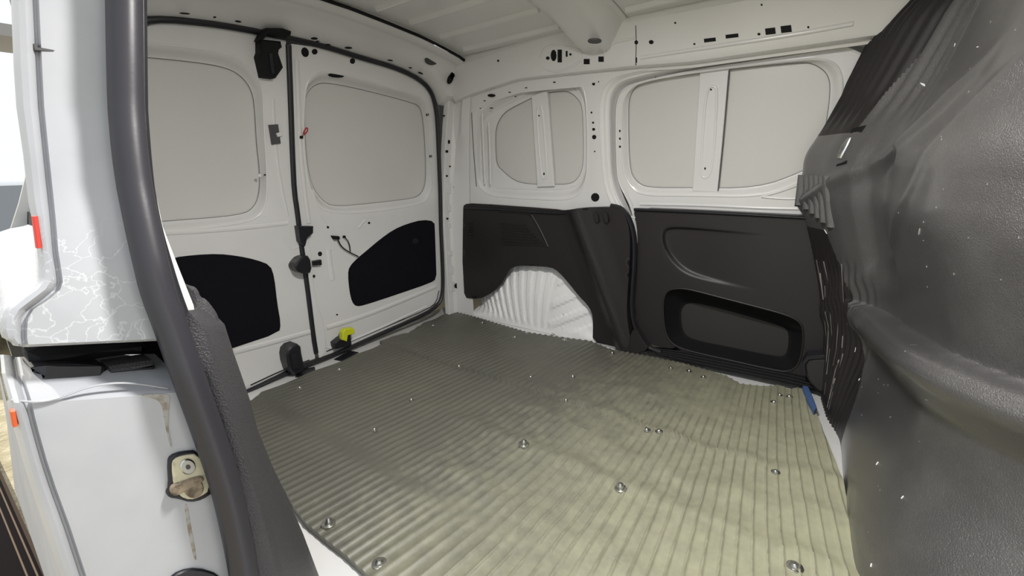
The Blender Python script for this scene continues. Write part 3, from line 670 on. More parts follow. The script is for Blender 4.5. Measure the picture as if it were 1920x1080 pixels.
for pp in [(1110, 398), (1128, 398)]:
    slab_px('clip_recess', FAR, [(pp[0], pp[1]), (pp[0] + 9, pp[1]), (pp[0] + 13, pp[1] + 20), (pp[0] + 5, pp[1] + 20)], .03, .0475, 'plastic', qt, 1)

dt = empty('door_trim_panel', label='black plastic sliding door trim with oblong storage pocket beside the bulkhead', category='trim panel')
DT = [(1187, 390), (1300, 394), (1420, 400), (1620, 410), (1640, 560), (1640, 735), (1510, 712), (1482, 700), (1367, 677), (1282, 658), (1221, 648), (1205, 633), (1195, 606), (1190, 579), (1190, 538), (1193, 502), (1196, 458), (1194, 422)]
dl = chaikin(FAR.loop(DT, .004), 1)
U0 = [(1240, 445), (1241, 430), (1252, 424), (1290, 425), (1419, 436), (1520, 446), (1545, 470), (1548, 540), (1535, 566), (1500, 566), (1427, 549), (1382, 541), (1308, 525), (1277, 512), (1254, 488), (1243, 460)]
U1 = [(1248, 452), (1249, 437), (1258, 431), (1290, 431), (1419, 442), (1512, 451), (1534, 475), (1537, 535), (1527, 556), (1500, 556), (1427, 539), (1382, 530), (1312, 513), (1285, 501), (1263, 480), (1251, 463)]
P0 = [(1243, 575), (1245, 555), (1254, 543), (1275, 540), (1300, 544), (1345, 556), (1419, 575), (1478.5, 591), (1501, 604), (1507, 622), (1505, 656), (1497, 686), (1480, 697), (1456, 695), (1367, 675), (1282, 656), (1258, 643), (1248, 625), (1244, 600)]
P1 = [(1277, 598), (1278, 580), (1286, 570), (1301, 567), (1360, 581), (1464, 611), (1477, 619), (1479, 641), (1474, 666), (1456, 668), (1367, 650), (1301, 637), (1282, 625)]
u0 = chaikin(FAR.loop(U0, .004), 2); u1 = chaikin(FAR.loop(U1, -.006), 2); u0, u1 = pair(u0, u1, 260)
p0 = chaikin(FAR.loop(P0, .004), 2); p1 = chaikin(FAR.loop(P1, -.075), 2); p0, p1 = pair(p0, p1, 260)
fade = lambda u, v: .004 - .012 * (1 - ss(-.42, -.16, u))
b = MB(); b.fill(FAR, dens(dl, .02), [u0, p0], .004, .016)
b.ring(FAR, u0, u1, .004, fade); b.fill(FAR, u1, (), fade, .016)
b.grid([[FAR.xyz(*p, .004) for p in dl], [FAR.xyz(*p, -.03) for p in dl]], closed=True)
b.obj('panel', 'plastic', dt, smooth=30)
pk = MB(); pk.ring(FAR, p0, p1, .004, -.075, ((0, 0), (.02, .06), (.06, .16), (.75, .9), (.9, .98), (1, 1))); pko = pk.obj('pocket_wall', 'black', dt, smooth=30)
pk = MB(); pk.fill(FAR, p1, (), -.075, .05); pk.obj('pocket_floor', 'pocket', pko)
tube_px('pocket_rim', FAR, P0, .003, .003, .004, 'plastic', dt, 2, True, n=8)
bead(FAR, [(1190, 393), (1300, 397), (1420, 403), (1560, 411)], .006, .010, .004, dt, 'top_edge', 'blackgloss')

# sliding door seal and ribbed sill strip
ds = tube_px('door_seal', FAR, [(1146, 386), (1163, 389), (1177, 403), (1187, 430), (1190.5, 460), (1189.5, 502), (1186, 544), (1184.5, 579), (1189, 607), (1198, 630), (1213, 650), (1240, 660)], .0085, .012, .018, 'rubber', None, 2,
             label='black rubber seal curving down between the two far side trim panels', category='seal')
sill = empty('sill_strip', label='black ribbed sill strip under the far sliding door trim', category='sill strip')
for k in range(4):
    t = k / 4
    a = [(1180 - 0 * t, 648 + 4 * t), (1282, 659 + 20 * t), (1482, 698 + 22 * t), (1560, 716 + 24 * t)]
    c = [(1180, 648 + 4 * (t + .26)), (1282, 659 + 20 * (t + .26)), (1482, 698 + 22 * (t + .26)), (1560, 716 + 24 * (t + .26))]
    slab_px('sill_ridge', FAR, a + c[::-1], -.01, .006 + .009 * k, 'black', sill, 0, bev=.003)
slab_px('sill_end', FAR, [(1176, 640), (1190, 612), (1205, 640), (1218, 655), (1190, 664), (1176, 655)], -.005, .040, 'plastic', sill, 1)

# hinge cover beside the sill, blue strip at the mat corner
hc = slab_px('hinge_cover', FAR, [(1510, 700), (1508, 684), (1516, 673), (1560, 671), (1560, 735), (1533, 735), (1516, 716)], .006, .05, 'pocket', None, 1, bev=.006,
             label='small dark grey plastic cover in the corner between sill strip and bulkhead', category='cover')
slab_px('cover_lip', FAR, [(1505, 700), (1503, 680), (1513, 668), (1562, 665), (1562, 672), (1517, 675), (1510, 684), (1512, 702)], .0, .053, 'blackgloss', hc, 0)

# ================================================================== CARGO MAT
cm = empty('cargo_mat', label='olive grey ribbed rubber mat covering the cargo floor', category='floor mat')
fl = lambda l: [FLOOR.px(x, y, .012) for x, y in l]
rear_e = sorted([(p[1], p[0]) for p in fl([(472, 752), (490, 737), (576, 703), (645, 676), (708, 642), (717, 646), (738, 631), (766, 626), (793, 608), (849, 584)])] + [(.30, -1.42)])
far_e = sorted(fl([(849, 584), (988, 624), (1108, 642), (1145, 656), (1200, 666), (1281, 682), (1362, 706), (1388, 721), (1433, 726), (1462, 724), (1481, 732), (1507, 726)]))
front_e = sorted([(p[1], p[0]) for p in fl([(1507, 726), (1521, 754), (1547, 817), (1577, 891), (1596, 976), (1616, 1080)])] + [(.30, .155)])
near_e = sorted([(-1.45, .33), (-1.1, .36)] + fl([(523, 901), (552, 954), (573, 982), (615, 1017), (643, 1038), (689, 1079)]) + [(-.4, .335), (.2, .33)])
def matz(x, y):
    k = max(-.16, min(.13, -.16 * (x + .32) / .32))
    q = (x - k * (y - .85)) / .0232
    ph = q - math.floor(q)
    wide = ss(-.3, -.62, x)             # towards the rear the ribs are fuller, towards the cab thin ridges
    thin = math.exp(-((ph - .5) / .095) ** 2) * .0042
    full = (0.5 - 0.5 * math.cos(2 * math.pi * ph)) ** 1.3 * .0036
    z = .012 + thin * (1 - wide) + full * wide
    a = ss(-1.0, -.6, x)
    for yc, am, off in ((1.055, .0055, .02), (.80, .0062, .0), (.62, .0028, .01), (1.22, .002, .0), (.93, .003, .03)):
        yy = y - yc - off * math.sin(x * 7) - .008 * math.sin(x * 41) 
        z += am * a * (math.exp(-(yy / .022) ** 2) - .5 * math.exp(-((yy - .045) / .03) ** 2))
    z += .0014 * math.sin(x * 9 + y * 4) * math.sin(y * 11 - x * 3) + .002
    e = min(1, (1.53 - y) / .06)
    z += .006 * max(0, 1 - abs(e)) * (.5 + .5 * math.sin(x * 23))
    return z
NX, NYY = 900, 84
rows = []
for i in range(NX + 1):
    s = i / NX; row = []
    for j in range(NYY + 1):
        t = j / NYY
        x = -1.46 + 1.5 * s; y = .35 + 1.18 * t
        for _ in range(3):
            y = interp(x, near_e) * (1 - t) + interp(x, far_e) * t
            x = interp(y, rear_e) * (1 - s) + interp(y, front_e) * s
        row.append(Vector((x, y, matz(x, y))))
    rows.append(row)
b = MB(); b.grid(rows)
edge = rows[0] + [r[-1] for r in rows[1:]] + rows[-1][-2::-1] + [r[0] for r in rows[-2:0:-1]]
b.grid([edge, [Vector((p.x, p.y, .001)) for p in edge]], closed=True)
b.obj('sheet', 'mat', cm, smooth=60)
# fixing screws with washers
def screw_mesh():
    b = MB(); rows = [[(r * math.cos(2 * math.pi * k / 12), r * math.sin(2 * math.pi * k / 12), z) for k in range(12)] for r, z in ((.0062, 0), (.0062, .003), (.0052, .0055), (.003, .007))]
    b.grid(rows, closed=True); b.poly(rows[-1])
    w_ = MB(); rows = [[(r * math.cos(2 * math.pi * k / 14), r * math.sin(2 * math.pi * k / 14), z) for k in range(14)] for r, z in ((.0105, -.002), (.0105, .0012), (.009, .0018), (.004, .0012))]
    w_.grid(rows, closed=True)
    return b, w_
SCR = [(562, 728), (636, 692.5), (771, 749), (702, 807), (616, 984), (711, 1054.5), (860.5, 687), (965, 632), (987, 624.5), (904.5, 606.5), (1037, 628), (1058.5, 638), (1148, 662), (995, 705), (1074, 706), (1061, 752), (982, 838), (1163.5, 917), (812, 611),
       (1258, 689), (1292, 695.5), (1319, 706), (1212.5, 808), (1235.5, 811), (1451, 753), (1462, 740), (1480, 743), (1454, 886.5), (1490.5, 1062)]
sb, wb = screw_mesh(); s0 = sb.obj('screw', 'steel', cm); w0_ = wb.obj('washer', 'steel', s0)
for i, (x, y) in enumerate(SCR):
    u, v = FLOOR.px(x, y, .016)
    if i == 0: s, w_ = s0, w0_
    else:
        s = s0.copy(); COL.objects.link(s); s.parent = cm; w_ = w0_.copy(); COL.objects.link(w_); w_.parent = s
    s.location = (u, v, matz(u, v)); s.rotation_euler = (random.uniform(-.15, .15), random.uniform(-.15, .15), random.uniform(0, 3))
    k = 1.25 if i in (5, 28, 4, 16, 17) else random.uniform(.75, 1.0); s.scale = (k, k, k * (1.6 if i in (16, 17, 15, 4) else 1))
# blue-backed strip curling up at the front corner of the mat
bl = slab_px('blue_strip', FLOOR, [(1500, 708), (1507, 706), (1522, 738), (1532, 765), (1527, 768), (1514, 745)], .004, .030, 'blue', None, 0,
             label='narrow blue strip standing at the front corner of the mat', category='strip')

# ================================================================== BULKHEAD
XE = [(-.05, .035), (0, .03), (.21, .011), (.36, -.024), (.49, -.066), (.58, -.095), (.69, -.099), (.75, -.069), (.83, -.035), (.97, .009), (1.03, .055), (1.2, .12)]
DR = [(.05, .95), (.30, .72), (.50, .50), (.60, .385), (.71, .272), (.80, .204), (.92, .152), (1.08, .135), (1.25, .11), (1.37, .062), (1.43, .03), (1.48, 0), (1.6, -.01)]
SZ = [(0, .24), (.12, .50), (.25, .85), (.35, 1.0), (.65, 1.12), (.9, .95), (1.2, .7)]
def zled(y): return interp(y, [(.2, .43), (.71, .405), (.92, .380), (1.12, .345), (1.25, .335), (1.4, .335)])
def soft(t, tab, w): return sum(k * interp(t + o * w, tab) for o, k in ((-1, .14), (-.5, .22), (0, .28), (.5, .22), (1, .14)))
def xb(y, z):
    x = soft(z, XE, .022) + soft(y, DR, .05 * min(1, (1.5 - y) / .12 + .1)) * soft(z, SZ, .06)
    zl = zled(y); act = 1 - ss(1.26, 1.40, y)
    # rolled ledge: lower half stands proud of the upper half
    x += act * (.044 * ss(zl - .003, zl + .008, z) - .022 * math.exp(-((z - zl + .028) / .024) ** 2) + .030 * ss(zl - .045, zl - .10, z) - .012 * ss(zl - .12, zl - .34, z))
    # upright ribs near the far edge
    r1 = ss(1.28, 1.36, y) * (1 - ss(.36, .46, z))
    x += r1 * .0028 * math.sin(y * 380)
    r2 = ss(1.20, 1.30, y) * ss(.74, .84, z)
    x += r2 * .006 * math.sin((y + .12 * z) * 230)
    # shallow moulded steps in the middle band
    mid = ss(.38, .46, z) * (1 - ss(.66, .74, z)) * ss(1.08, 1.16, y)
    x += mid * (.014 * ss(1.20, 1.23, y) * (1 - ss(1.30, 1.33, y)))
    # swage sweeping up across the top half
    c = .62 + .55 * (1.38 - y)
    x -= .012 * math.exp(-((z - c) / .018) ** 2) * ss(.98, 1.1, y)
    c2 = .50 + .9 * (1.22 - y)
    x -= .006 * math.exp(-((z - c2) / .025) ** 2) * ss(.75, .9, y)
    return x
bk = empty('bulkhead_partition', label='scuffed black moulded plastic bulkhead with rolled ledge and ribbed edge', category='partition', kind='thing')
ys = [1.50 - .0022 * k for k in range(165)]
yy = ys[-1]
while yy > .08: yy -= .012; ys.append(yy)
zs = [-.01 + 1.22 * k / 300 for k in range(301)]
rows = [[Vector((xb(y, z), y, z)) for z in zs] for y in ys]
def bulk_zone(y, z):
    if z > .735 and y > 1.365 - .28 * (z - .735): return 1     # dark ribbed edge beside the rail
    if z < .50 and y > 1.405 - .16 * (1 - z / .50): return 2    # dark ribbed flank down to the floor
    return 0
zones = [[], [], []]
for i in range(len(ys) - 1):
    for j in range(len(zs) - 1):
        zones[bulk_zone(ys[i], zs[j])].append((i, j))
for zi, (nm, mt) in enumerate((('moulded_panel', 'bulk'), ('ribbed_edge', 'plastic'), ('ribbed_flank', 'plastic'))):
    b = MB(); idx = {}; fs = []
    for i, j in zones[zi]:
        f = []
        for q in ((i, j), (i + 1, j), (i + 1, j + 1), (i, j + 1)):
            if q not in idx: idx[q] = len(b.v); b.v.append(tuple(rows[q[0]][q[1]]))
            f.append(idx[q])
        b.f.append(tuple(f))
    if zi == 2: b.grid([rows[0], [Vector((p.x + .05, 1.52, p.z)) for p in rows[0]]])
    b.obj(nm, mt, bk, smooth=50)
b = MB(); b.grid([[Vector((.46, .05, -.3)), Vector((.46, .05, 1.22))], [Vector((.46, 1.66, -.3)), Vector((.46, 1.66, 1.22))]]); b.obj('backing', 'black', bk)
BULK = Surf(lambda u, v, d: Vector((xb(u, v) - d, u, v)), lambda P: (P.y, P.z, xb(P.y, P.z) - P.x))
def bslab(name, l, d0, d1, material, parent, bev=.002, n=1):
    y0 = 1.5
    uv = []
    for (y, z) in l: uv.append((y, z))
    b = MB(); b.slab(BULK, chaikin(uv, n) if n else uv, d0, d1, bev); return b.obj(name, material, parent)
# slatted block on the shoulder and the slot with a bright latch
for k in range(6):
    y = 1.480 - .0195 * k
    bslab('shoulder_slat', [(y, .640), (y - .009, .640), (y - .010, .560 - .009 * k), (y - .001, .555 - .009 * k)], -.004, .013, 'bulk', bk, .002, 0)
lt = bslab('latch_slot', [(1.372, .748), (1.345, .752), (1.342, .668), (1.365, .662)], -.001, .0015, 'black', bk, .001, 0)
bslab('latch', [(1.366, .725), (1.356, .728), (1.354, .682), (1.363, .678)], .001, .006, 'chrome', lt, .002, 1)
# white scuffs where the plastic has been gouged
for (y, z, a, l) in [(1.36, .27, 1.2, .030), (1.34, .22, 1.4, .022), (1.405, .50, .9, .022), (1.30, .16, 1.5, .012), (1.0, .56, -.8, .03), (.92, .30, -.4, .03), (1.14, .95, 1.0, .02), (1.10, .85, .3, .012), (1.28, .82, .9, .02), (1.24, .88, .9, .015), (.98, .13, 1.3, .012), (.86, .15, 1.2, .010), (.80, .05, .8, .010)]:
    l *= .55; ca, sa = math.cos(a) * l / 2, math.sin(a) * l / 2; wq = .0009
    q = [(y - ca, z - sa), (y + sa * .06 + .0004, z - wq), (y + ca, z + sa), (y - sa * .06 - .0004, z + wq)]
    bslab('scuff', q, 0, .0012, 'facade', bk, .0002, 0)

# long pale scratches down the ribbed flank, fine specks on the main face
for k in range(26):
    y = 1.365 + .11 * random.random(); z0 = random.uniform(.02, .36); L = random.uniform(.03, .12)
    bslab('scratch', [(y, z0), (y + .0010, z0), (y + .0012 + random.uniform(-.003, .003), z0 + L), (y + .0003, z0 + L)], 0, .0007, 'scratch', bk, .0002, 0)
for k in range(60):
    y = random.uniform(.62, 1.3); z = random.uniform(.05, 1.0); l = random.uniform(.001, .003)
    bslab('scuff', [(y, z), (y + .0007, z + .0003), (y + .0009, z + l), (y + .0002, z + l)], 0, .0009, 'scratch', bk, .0002, 0)

# ================================================================== NEAR DOOR PILLAR (jamb)
wall_near = empty('wall_near', kind='structure', label='white painted rear jamb of the open side door with peeling lacquer')
def jrow(O, Fd, S, n=14):
    r = [JAMB.at(*O, -.034), JAMB.at(O[0] + (Fd[0] - O[0]) * .25, O[1] + (Fd[1] - O[1]) * .25, -.022), JAMB.at(O[0] + (Fd[0] - O[0]) * .6, O[1] + (Fd[1] - O[1]) * .6, -.020), JAMB.at(O[0] + (Fd[0] - O[0]) * .85, O[1] + (Fd[1] - O[1]) * .85, -.026), JAMB.at(*Fd, -.036), JAMB.at(Fd[0] + 5, Fd[1], -.036), JAMB.at(Fd[0] + 11, Fd[1], -.029)]
    a = (Fd[0] + 11, Fd[1])
    for k in range(1, n + 1):
        t = k / n; r.append(JAMB.at(a[0] + (S[0] - a[0]) * t, a[1] + (S[1] - a[1]) * t, -.029 + .008 * t))
    return r
UP = [((2, -520), (40, -520), (215, -520)), ((12, -300), (50, -300), (220, -300)), ((18, -120), (56, -120), (222, -120)), ((22, -60), (60, -60), (222, -60)), ((25, 0), (62, 0), (222, 0)), ((30, 125), (68, 125), (224, 125)), ((35, 200), (72, 200), (226, 200)), ((48, 290), (81, 290), (232, 290)), ((57, 375), (90, 375), (244, 375)), ((65, 415), (94, 415), (252, 415)), ((75, 475), (99, 475), (268, 475)),
      ((79, 505), (104, 505), (276, 500)), ((77, 526), (107, 528), (284, 525)), ((60, 542), (102, 543), (289, 540)), ((38, 556), (82, 560), (295, 556)), ((12, 580), (52, 580), (303, 580)), ((3, 598), (42, 596), (308, 598)), ((2, 618), (40, 616), (314, 615)), ((8, 634), (40, 634), (319, 628)), ((24, 643), (42, 646), (322, 634))]
rows = []
for a, c in zip(UP, UP[1:]):
    for k in range(3):
        t = k / 3; rows.append(jrow(*[tuple(p + (q - p) * t for p, q in zip(u, v)) for u, v in zip(a, c)]))
rows.append(jrow(*UP[-1]))
b = MB(); b.grid(rows)
# outer skin returns rearwards (the flank tapers towards the tail), slot roof folds back
b.grid([[r[0] for r in rows], [Vector((r[0].x - .006, r[0].y - .001, r[0].z)) for r in rows], [Vector((-1.62, r[0].y * 1.62 / abs(r[0].x) * 1.04 + .012, r[0].z)) for r in rows]])
lo = rows[-1]; b.grid([lo, [Vector((p.x - .006, p.y, p.z - .004)) for p in lo], [Vector((p.x - .13, p.y, p.z + .006)) for p in lo]])
b.obj('upper_jamb', 'jamb', wall_near, smooth=32)
LW = [((17, 754), (49, 757), (345, 735)), ((24, 780), (55, 783), (356, 770)), ((32, 807), (62, 810), (367, 805)), ((45, 857), (76, 860), (385, 855)), ((60, 910), (93, 912), (404, 905)), ((85, 986), (120, 986), (432, 985)), ((115, 1080), (151, 1080), (446, 1080)), ((145, 1170), (183, 1170), (455, 1170)), ((190, 1330), (232, 1330), (480, 1330)), ((250, 1560), (295, 1560), (520, 1560))]
rows = []
for a, c in zip(LW, LW[1:]):
    for k in range(3):
        t = k / 3; rows.append(jrow(*[tuple(p + (q - p) * t for p, q in zip(u, v)) for u, v in zip(a, c)]))
rows.append(jrow(*LW[-1]))
b = MB(); b.grid(rows)
b.grid([[r[0] for r in rows], [Vector((r[0].x - .006, r[0].y - .001, r[0].z)) for r in rows], [Vector((-1.62, r[0].y * 1.62 / abs(r[0].x) * 1.04 + .012, r[0].z)) for r in rows]])
top = rows[0]; n = len(top)
b.grid([top, [Vector((p.x - .008, p.y + .001, p.z + .004)) for p in top], [Vector((p.x - .045, p.y + .004, p.z + .018)) for p in top], [Vector((p.x - .13, p.y + .012, p.z + .016)) for p in top]])
b.obj('lower_jamb', 'jamb', wall_near, smooth=32)
tube_px('ledge_joint', JAMB, [(20, 750), (75, 755), (118, 744), (170, 723), (240, 716), (315, 728)], .0011, .002, -.026, 'jamb', wall_near, 2)
# slide-rail channel between upper and lower jamb
ch = MB()
ch.grid([[Vector((-.80, y, z)) for z in (.36, .42, .48, .54)] for y in (.064, .10, .15, .205)])
ch.grid([[Vector((-.80, .02, z)) for z in (.36, .54)], [Vector((-.72, .02, z)) for z in (.36, .54)]]) if False else None
cho = ch.obj('rail_channel', 'black', wall_near)
slab_px('rail_guide', JAMB, [(52, 652), (180, 645), (272, 640), (285, 662), (180, 676), (120, 690), (60, 694)], -.13, -.085, 'black', cho, 1, bev=.01)
slab_px('rail_scoop', JAMB, [(60, 690), (130, 686), (205, 690), (205, 706), (120, 709), (66, 706)], -.12, -.06, 'rubber', cho, 1, bev=.012)
slab_px('rail_pad', JAMB, [(206, 688), (288, 676), (293, 690), (288, 694), (208, 704)], -.10, -.062, 'grain', cho, 0, bev=.004)
# the rail groove runs on along the flank
b = MB(); b.grid([[Vector((x, .075 + .055 * (-.74 - x) / .74 + .07 * ss(.40, .58, z), z)) for z in (.36, .44, .52, .60)] for x in (-.76, -1.1, -1.4, -1.62)]); b.obj('rail_groove', 'black', wall_near)
# rust-stained pocket at the end of the ledge
slab_px('rust_streak', JAMB, [(262, 741), (300, 738), (320, 740), (318, 756), (314, 800), (323, 838), (319, 838), (309, 795), (303, 752), (275, 745)], -.026, -.0212, 'stain', wall_near, 2, bev=.0002)
slab_px('rust_streak', JAMB, [(345, 945), (352, 945), (356, 975), (370, 1050), (364, 1050), (350, 985)], -.026, -.0225, 'stain', wall_near, 2, bev=.0002)
# door striker
stq = slab_px('striker_gasket', JAMB, [(316, 868), (321, 856), (341, 848), (372, 845), (392, 882), (402, 923), (381, 938), (358, 943), (334, 936), (318, 934), (313, 926), (319, 915)], -.03, -.017, 'rubber', wall_near, 1)
slab_px('striker_plate', JAMB, [(322, 872), (326, 861), (343, 854), (372, 851), (388, 885), (394, 920), (376, 932), (357, 938), (338, 931), (326, 914)], -.017, -.0155, 'cream', stq, 1, bev=.0008)
for (x, y, r0, mt) in [(353, 876, 15, 'steel'), (364, 916, 19, 'rust')]:
    slab_px('striker_bolt', JAMB, [(x + r0 * math.cos(a), y + r0 * math.sin(a)) for a in [2 * math.pi * k / 16 for k in range(16)]], -.016, -.0125, mt, stq, 0, bev=.0015)
slab_px('bolt_socket', JAMB, [(353 + 5 * math.cos(a), 876 + 5 * math.sin(a)) for a in [2 * math.pi * k / 6 for k in range(6)]], -.0126, -.0118, 'grey', stq, 0, bev=.0003)
slab_px('grease_smear', JAMB, [(319, 924), (322, 910), (345, 904), (362, 897), (382, 893), (384, 903), (368, 914), (348, 922), (330, 933)], -.016, -.0115, 'rust', stq, 2, bev=.002)
slab_px('drain_recess', JAMB, [(314, 1092), (338, 1072), (372, 1066), (412, 1078), (420, 1100), (370, 1110)], -.03, -.019, 'blackgloss', wall_near, 1)
slab_px('paint_nick', JAMB, [(62, 82), (72, 81), (70, 88), (103, 94), (100, 97), (65, 94)], -.036, -.0275, 'grey', wall_near, 0, bev=.0003)
# reflective markers stuck on the outer edge
slab_px('red_marker', JAMB, [(62, 406), (71, 405), (79, 465), (70, 466)], -.03, -.020, 'red', wall_near, 0, bev=.0005)
slab_px('orange_marker', JAMB, [(20, 773), (29, 771), (34, 799), (25, 802)], -.03, -.020, 'orange', wall_near, 0, bev=.0005)
# inner white pillar strip and inner side panel closing the load space
slab_px('pillar_inner', JAMB, [(262, -60), (262, 200), (275, 330), (300, 440), (318, 530), (340, 600), (375, 640), (364, 573), (333, 495), (306, 425), (288, 340), (279, 250), (275, 125), (275, -60)], -.06, -.03, 'white', wall_near, 0)
b = MB(); b.grid([[Vector((x, .215 + .12 * (-.74 - x) / .74, z)) for z in (0, .3, .6, .9, 1.1)] for x in (-1.48, -1.2, -.95, -.74)]); b.obj('inner_panel', 'white', wall_near)

# front edge of the door opening: pillar beside the cab
b = MB(); rows = [[Vector(p) for p in ((.30, .30, z), (.28, .27, z), (.30, .16, z), (.33, .02 + .1 * ss(.4, 1.2, z), z), (.60, .0 + .1 * ss(.4, 1.2, z), z), (1.3, .0 + .1 * ss(.4, 1.2, z), z))] for z in (-.35, 0, .3, .6, .9, 1.2)]
b.grid(rows); b.obj('front_pillar', 'white', wall_near)

# ------------------------------------------------------------------ pillar seal (bulb + lip)
ps = empty('pillar_seal', label='thick grey-black rubber door seal along the peeling white jamb', category='seal')
cl = [(226, -520), (229, -300), (231, -130), (232, 0), (234, 125), (240, 260), (250, 340), (270, 440), (292, 540), (318, 608), (350, 700), (388, 805), (424, 912), (447, 1020), (457, 1080), (470, 1180)]
uvp = chaikin(JAMB.loop(cl, 0), 2, False)
b = MB(); b.sweep([JAMB.xyz(u, v, .002) for u, v in uvp], circ(.0168, 18), (1, 0, 0)); b.obj('bulb', 'bulb', ps)
cl2 = [(254, -520), (259, -300), (262, -130), (262, 0), (263, 125), (267, 250), (275, 340), (288, 415), (304, 475), (324, 540), (346, 600), (375, 680)]
uvp = chaikin(JAMB.loop(cl2, -.012), 2, False)
b = MB(); b.sweep([JAMB.xyz(u, v, -.012) for u, v in uvp], circ(.0072, 10), (1, 0, 0)); b.obj('lip', 'rubber', ps)

# ------------------------------------------------------------------ near quarter trim (grained plastic beside the seal)
nt_ = empty('pillar_trim', label='grained dark grey plastic trim between the pillar seal and the mat', category='trim panel')
TR = [((343, 600), (362, 591), (393, 583)), ((352, 625), (380, 612), (421, 608)), ((362, 650), (394, 652), (436, 655)), ((380, 695), (408, 705), (455, 710)), ((397, 745), (424, 748), (468, 748)), ((415, 795), (442, 808), (483, 805)), ((437, 870), (462, 872), (509, 870)), ((450, 920), (480, 922), (537, 928)), ((465, 990), (503, 1000), (568, 1000)), ((480, 1080), (521, 1085), (600, 1085)), ((495, 1160), (542, 1170), (632, 1165))]
rows = []
def trow(L, Mi, Rr):
    a = JAMB.at(L[0] - 14, L[1], -.012); m0 = JAMB.at(L[0] + 4, L[1], -.002); m1 = JAMB.at(*Mi, .002); r = JAMB.at(*Rr, -.075)
    q1 = m1.lerp(r, .12) + Vector((.002, 0, 0)); q2 = m1.lerp(r, .85) + Vector((.004, 0, 0))
    bk_ = r + Vector((-.03, .006, 0)); b2 = r + Vector((-.14, .012, 0))
    return [a, m0, m0.lerp(m1, .5), m0.lerp(m1, .93), q1, m1.lerp(r, .5) + Vector((.002, 0, 0)), q2, r, bk_, b2]
for a, c in zip(TR, TR[1:]):
    for k in range(3):
        t = k / 3; rows.append(trow(*[tuple(p + (q - p) * t for p, q in zip(u, v)) for u, v in zip(a, c)]))
rows.append(trow(*TR[-1]))
b = MB(); b.grid(rows)
t0 = rows[0]; b.grid([t0, [p + Vector((-.012, 0, .004)) for p in t0], [p + Vector((-.06, .0, -.004)) for p in t0]])
b.obj('panel', 'grain', nt_, smooth=35)
slab_px('cap', JAMB, [(346, 590), (344, 577), (362, 573), (352, 540), (366, 537), (375, 545), (379, 558), (390, 562), (402, 577), (412, 592), (416, 610), (380, 608)], -.14, -.055, 'grain', nt_, 1, bev=.006)

# ================================================================== OUTSIDE
b = MB(); 
for i in range(1): b.grid([[Vector((x, y, -.62 + .006 * math.sin(x * 3.1) * math.sin(y * 2.3))) for y in [-12 + 26 * k / 60 for k in range(61)]] for x in [-24 + 34 * k / 80 for k in range(81)]])
b.obj('ground', 'ground', kind='structure', label='sunlit sandy paving beside the van')
# dark board with tan strips lying beside the van
bd = empty('dark_board', label='dark brown board with two tan strips on the sunlit paving', category='board')
b = MB(); b.box((-4.2, -.55, -.62), (-1.2, .043, -.575)); b.obj('board', 'brown', bd)
b = MB(); b.box((-4.2, .043, -.62), (-1.2, .053, -.573)); b.obj('board_edge', 'brownedge', bd)
for y in (.030, .010):
    b = MB(); b.sweep([(-4.2, y, -.574), (-1.2, y + .004, -.574)], circ(.0026, 8, .003), (0, 0, 1)); b.obj('tan_strip', 'tan', bd)
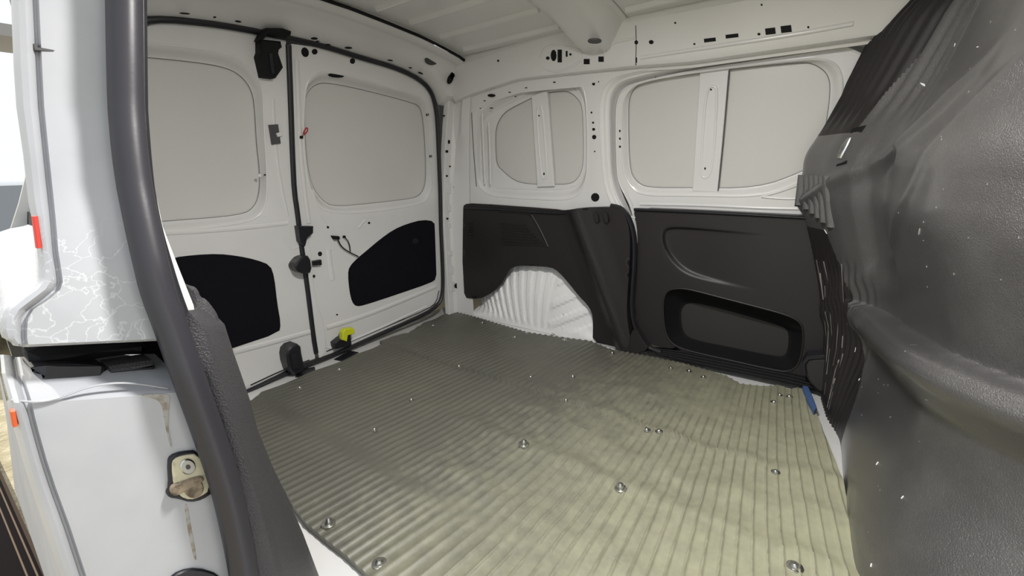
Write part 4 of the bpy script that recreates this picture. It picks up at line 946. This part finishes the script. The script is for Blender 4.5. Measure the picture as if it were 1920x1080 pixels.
# white parked car behind the van: side outline swept across its width
car = empty('parked_car', label='white parked car on the paving behind the van', category='car')
prof = [(-4.6, -.42), (-4.55, -.15), (-4.75, .05), (-5.5, .16), (-6.1, .62), (-7.6, .66), (-8.2, .2), (-8.45, .1), (-8.5, -.42)]
prof = chaikin(prof, 2)
b = MB(); rws = []
for y, s in ((-.02, .93), (.03, .985), (.12, 1), (1.5, 1), (1.6, .985), (1.65, .93)):
    rws.append([Vector((-6.5 + (p[0] + 6.5) * s, y, .0 + (p[1]) * s)) for p in prof])
b.grid(rws, closed=True); b.poly(rws[0]); b.poly(rws[-1]); b.obj('car_body', 'carpaint', car)
for x in (-5.35, -7.75):
    for y in (.0, 1.63):
        b = MB(); b.sweep([(x, y - .1, -.31), (x, y + .1, -.31)], circ(.31, 24), (0, 0, 1)); wh = b.obj('wheel', 'rubber', car)
        b = MB(); b.sweep([(x, y - .105, -.31), (x, y + .105, -.31)], circ(.19, 20), (0, 0, 1)); b.obj('rim', 'steel', wh)
b = MB(); b.add([(-5.58, .16, .20), (-5.58, 1.46, .20), (-6.08, 1.40, .585), (-6.08, .22, .585)], [(0, 1, 2, 3)]); b.v = [(x + .02, y, z + .03) for x, y, z in b.v]; b.obj('windscreen', 'glass', car)
for x0, x1 in ((-6.75, -6.1), (-7.5, -6.85)):
    b = MB(); b.box((x0, -.035, .2), (x1, -.005, .56)); b.obj('side_window', 'glass', car)
for y in (.2, 1.3):
    b = MB(); b.slab(Surf(lambda u, v, d: Vector((-4.62 + d, u, v)), None), chaikin([(y, -.08), (y + .22, -.08), (y + .2, .02), (y + .02, .03)], 1), 0, .03); b.obj('headlamp', 'glass', car)
# building across the yard: pale wall, windows, grey balcony
bd2 = empty('background_building', label='pale building with grey balcony far behind the van', category='building')
b = MB(); b.box((-22, -14, -.62), (-17, 1.75, 9)); b.obj('wall', 'facade', bd2)
b = MB(); b.box((-17.4, -4.1, 3.7), (-15.4, 2.85, 3.95)); bal = b.obj('balcony', 'concrete', bd2)
for k in range(13):
    b = MB(); b.box((-15.46, -3.9 + .55 * k, 3.95), (-15.41, -3.8 + .55 * k, 4.8)); b.obj('baluster', 'concrete', bal)
b = MB(); b.box((-15.48, -4.1, 4.8), (-15.40, 2.85, 4.87)); b.obj('handrail', 'concrete', bal)
for k in range(5):
    for z in (.4, 4.2, 7.0):
        f = MB(); f.box((-17.03, -11.6 + 2.6 * k, z), (-16.96, -10.4 + 2.6 * k, z + 1.5)); fo = f.obj('window', 'concrete', bd2)
        f = MB(); f.box((-16.97, -11.5 + 2.6 * k, z + .1), (-16.94, -10.5 + 2.6 * k, z + 1.4)); f.obj('pane', 'glass', fo)
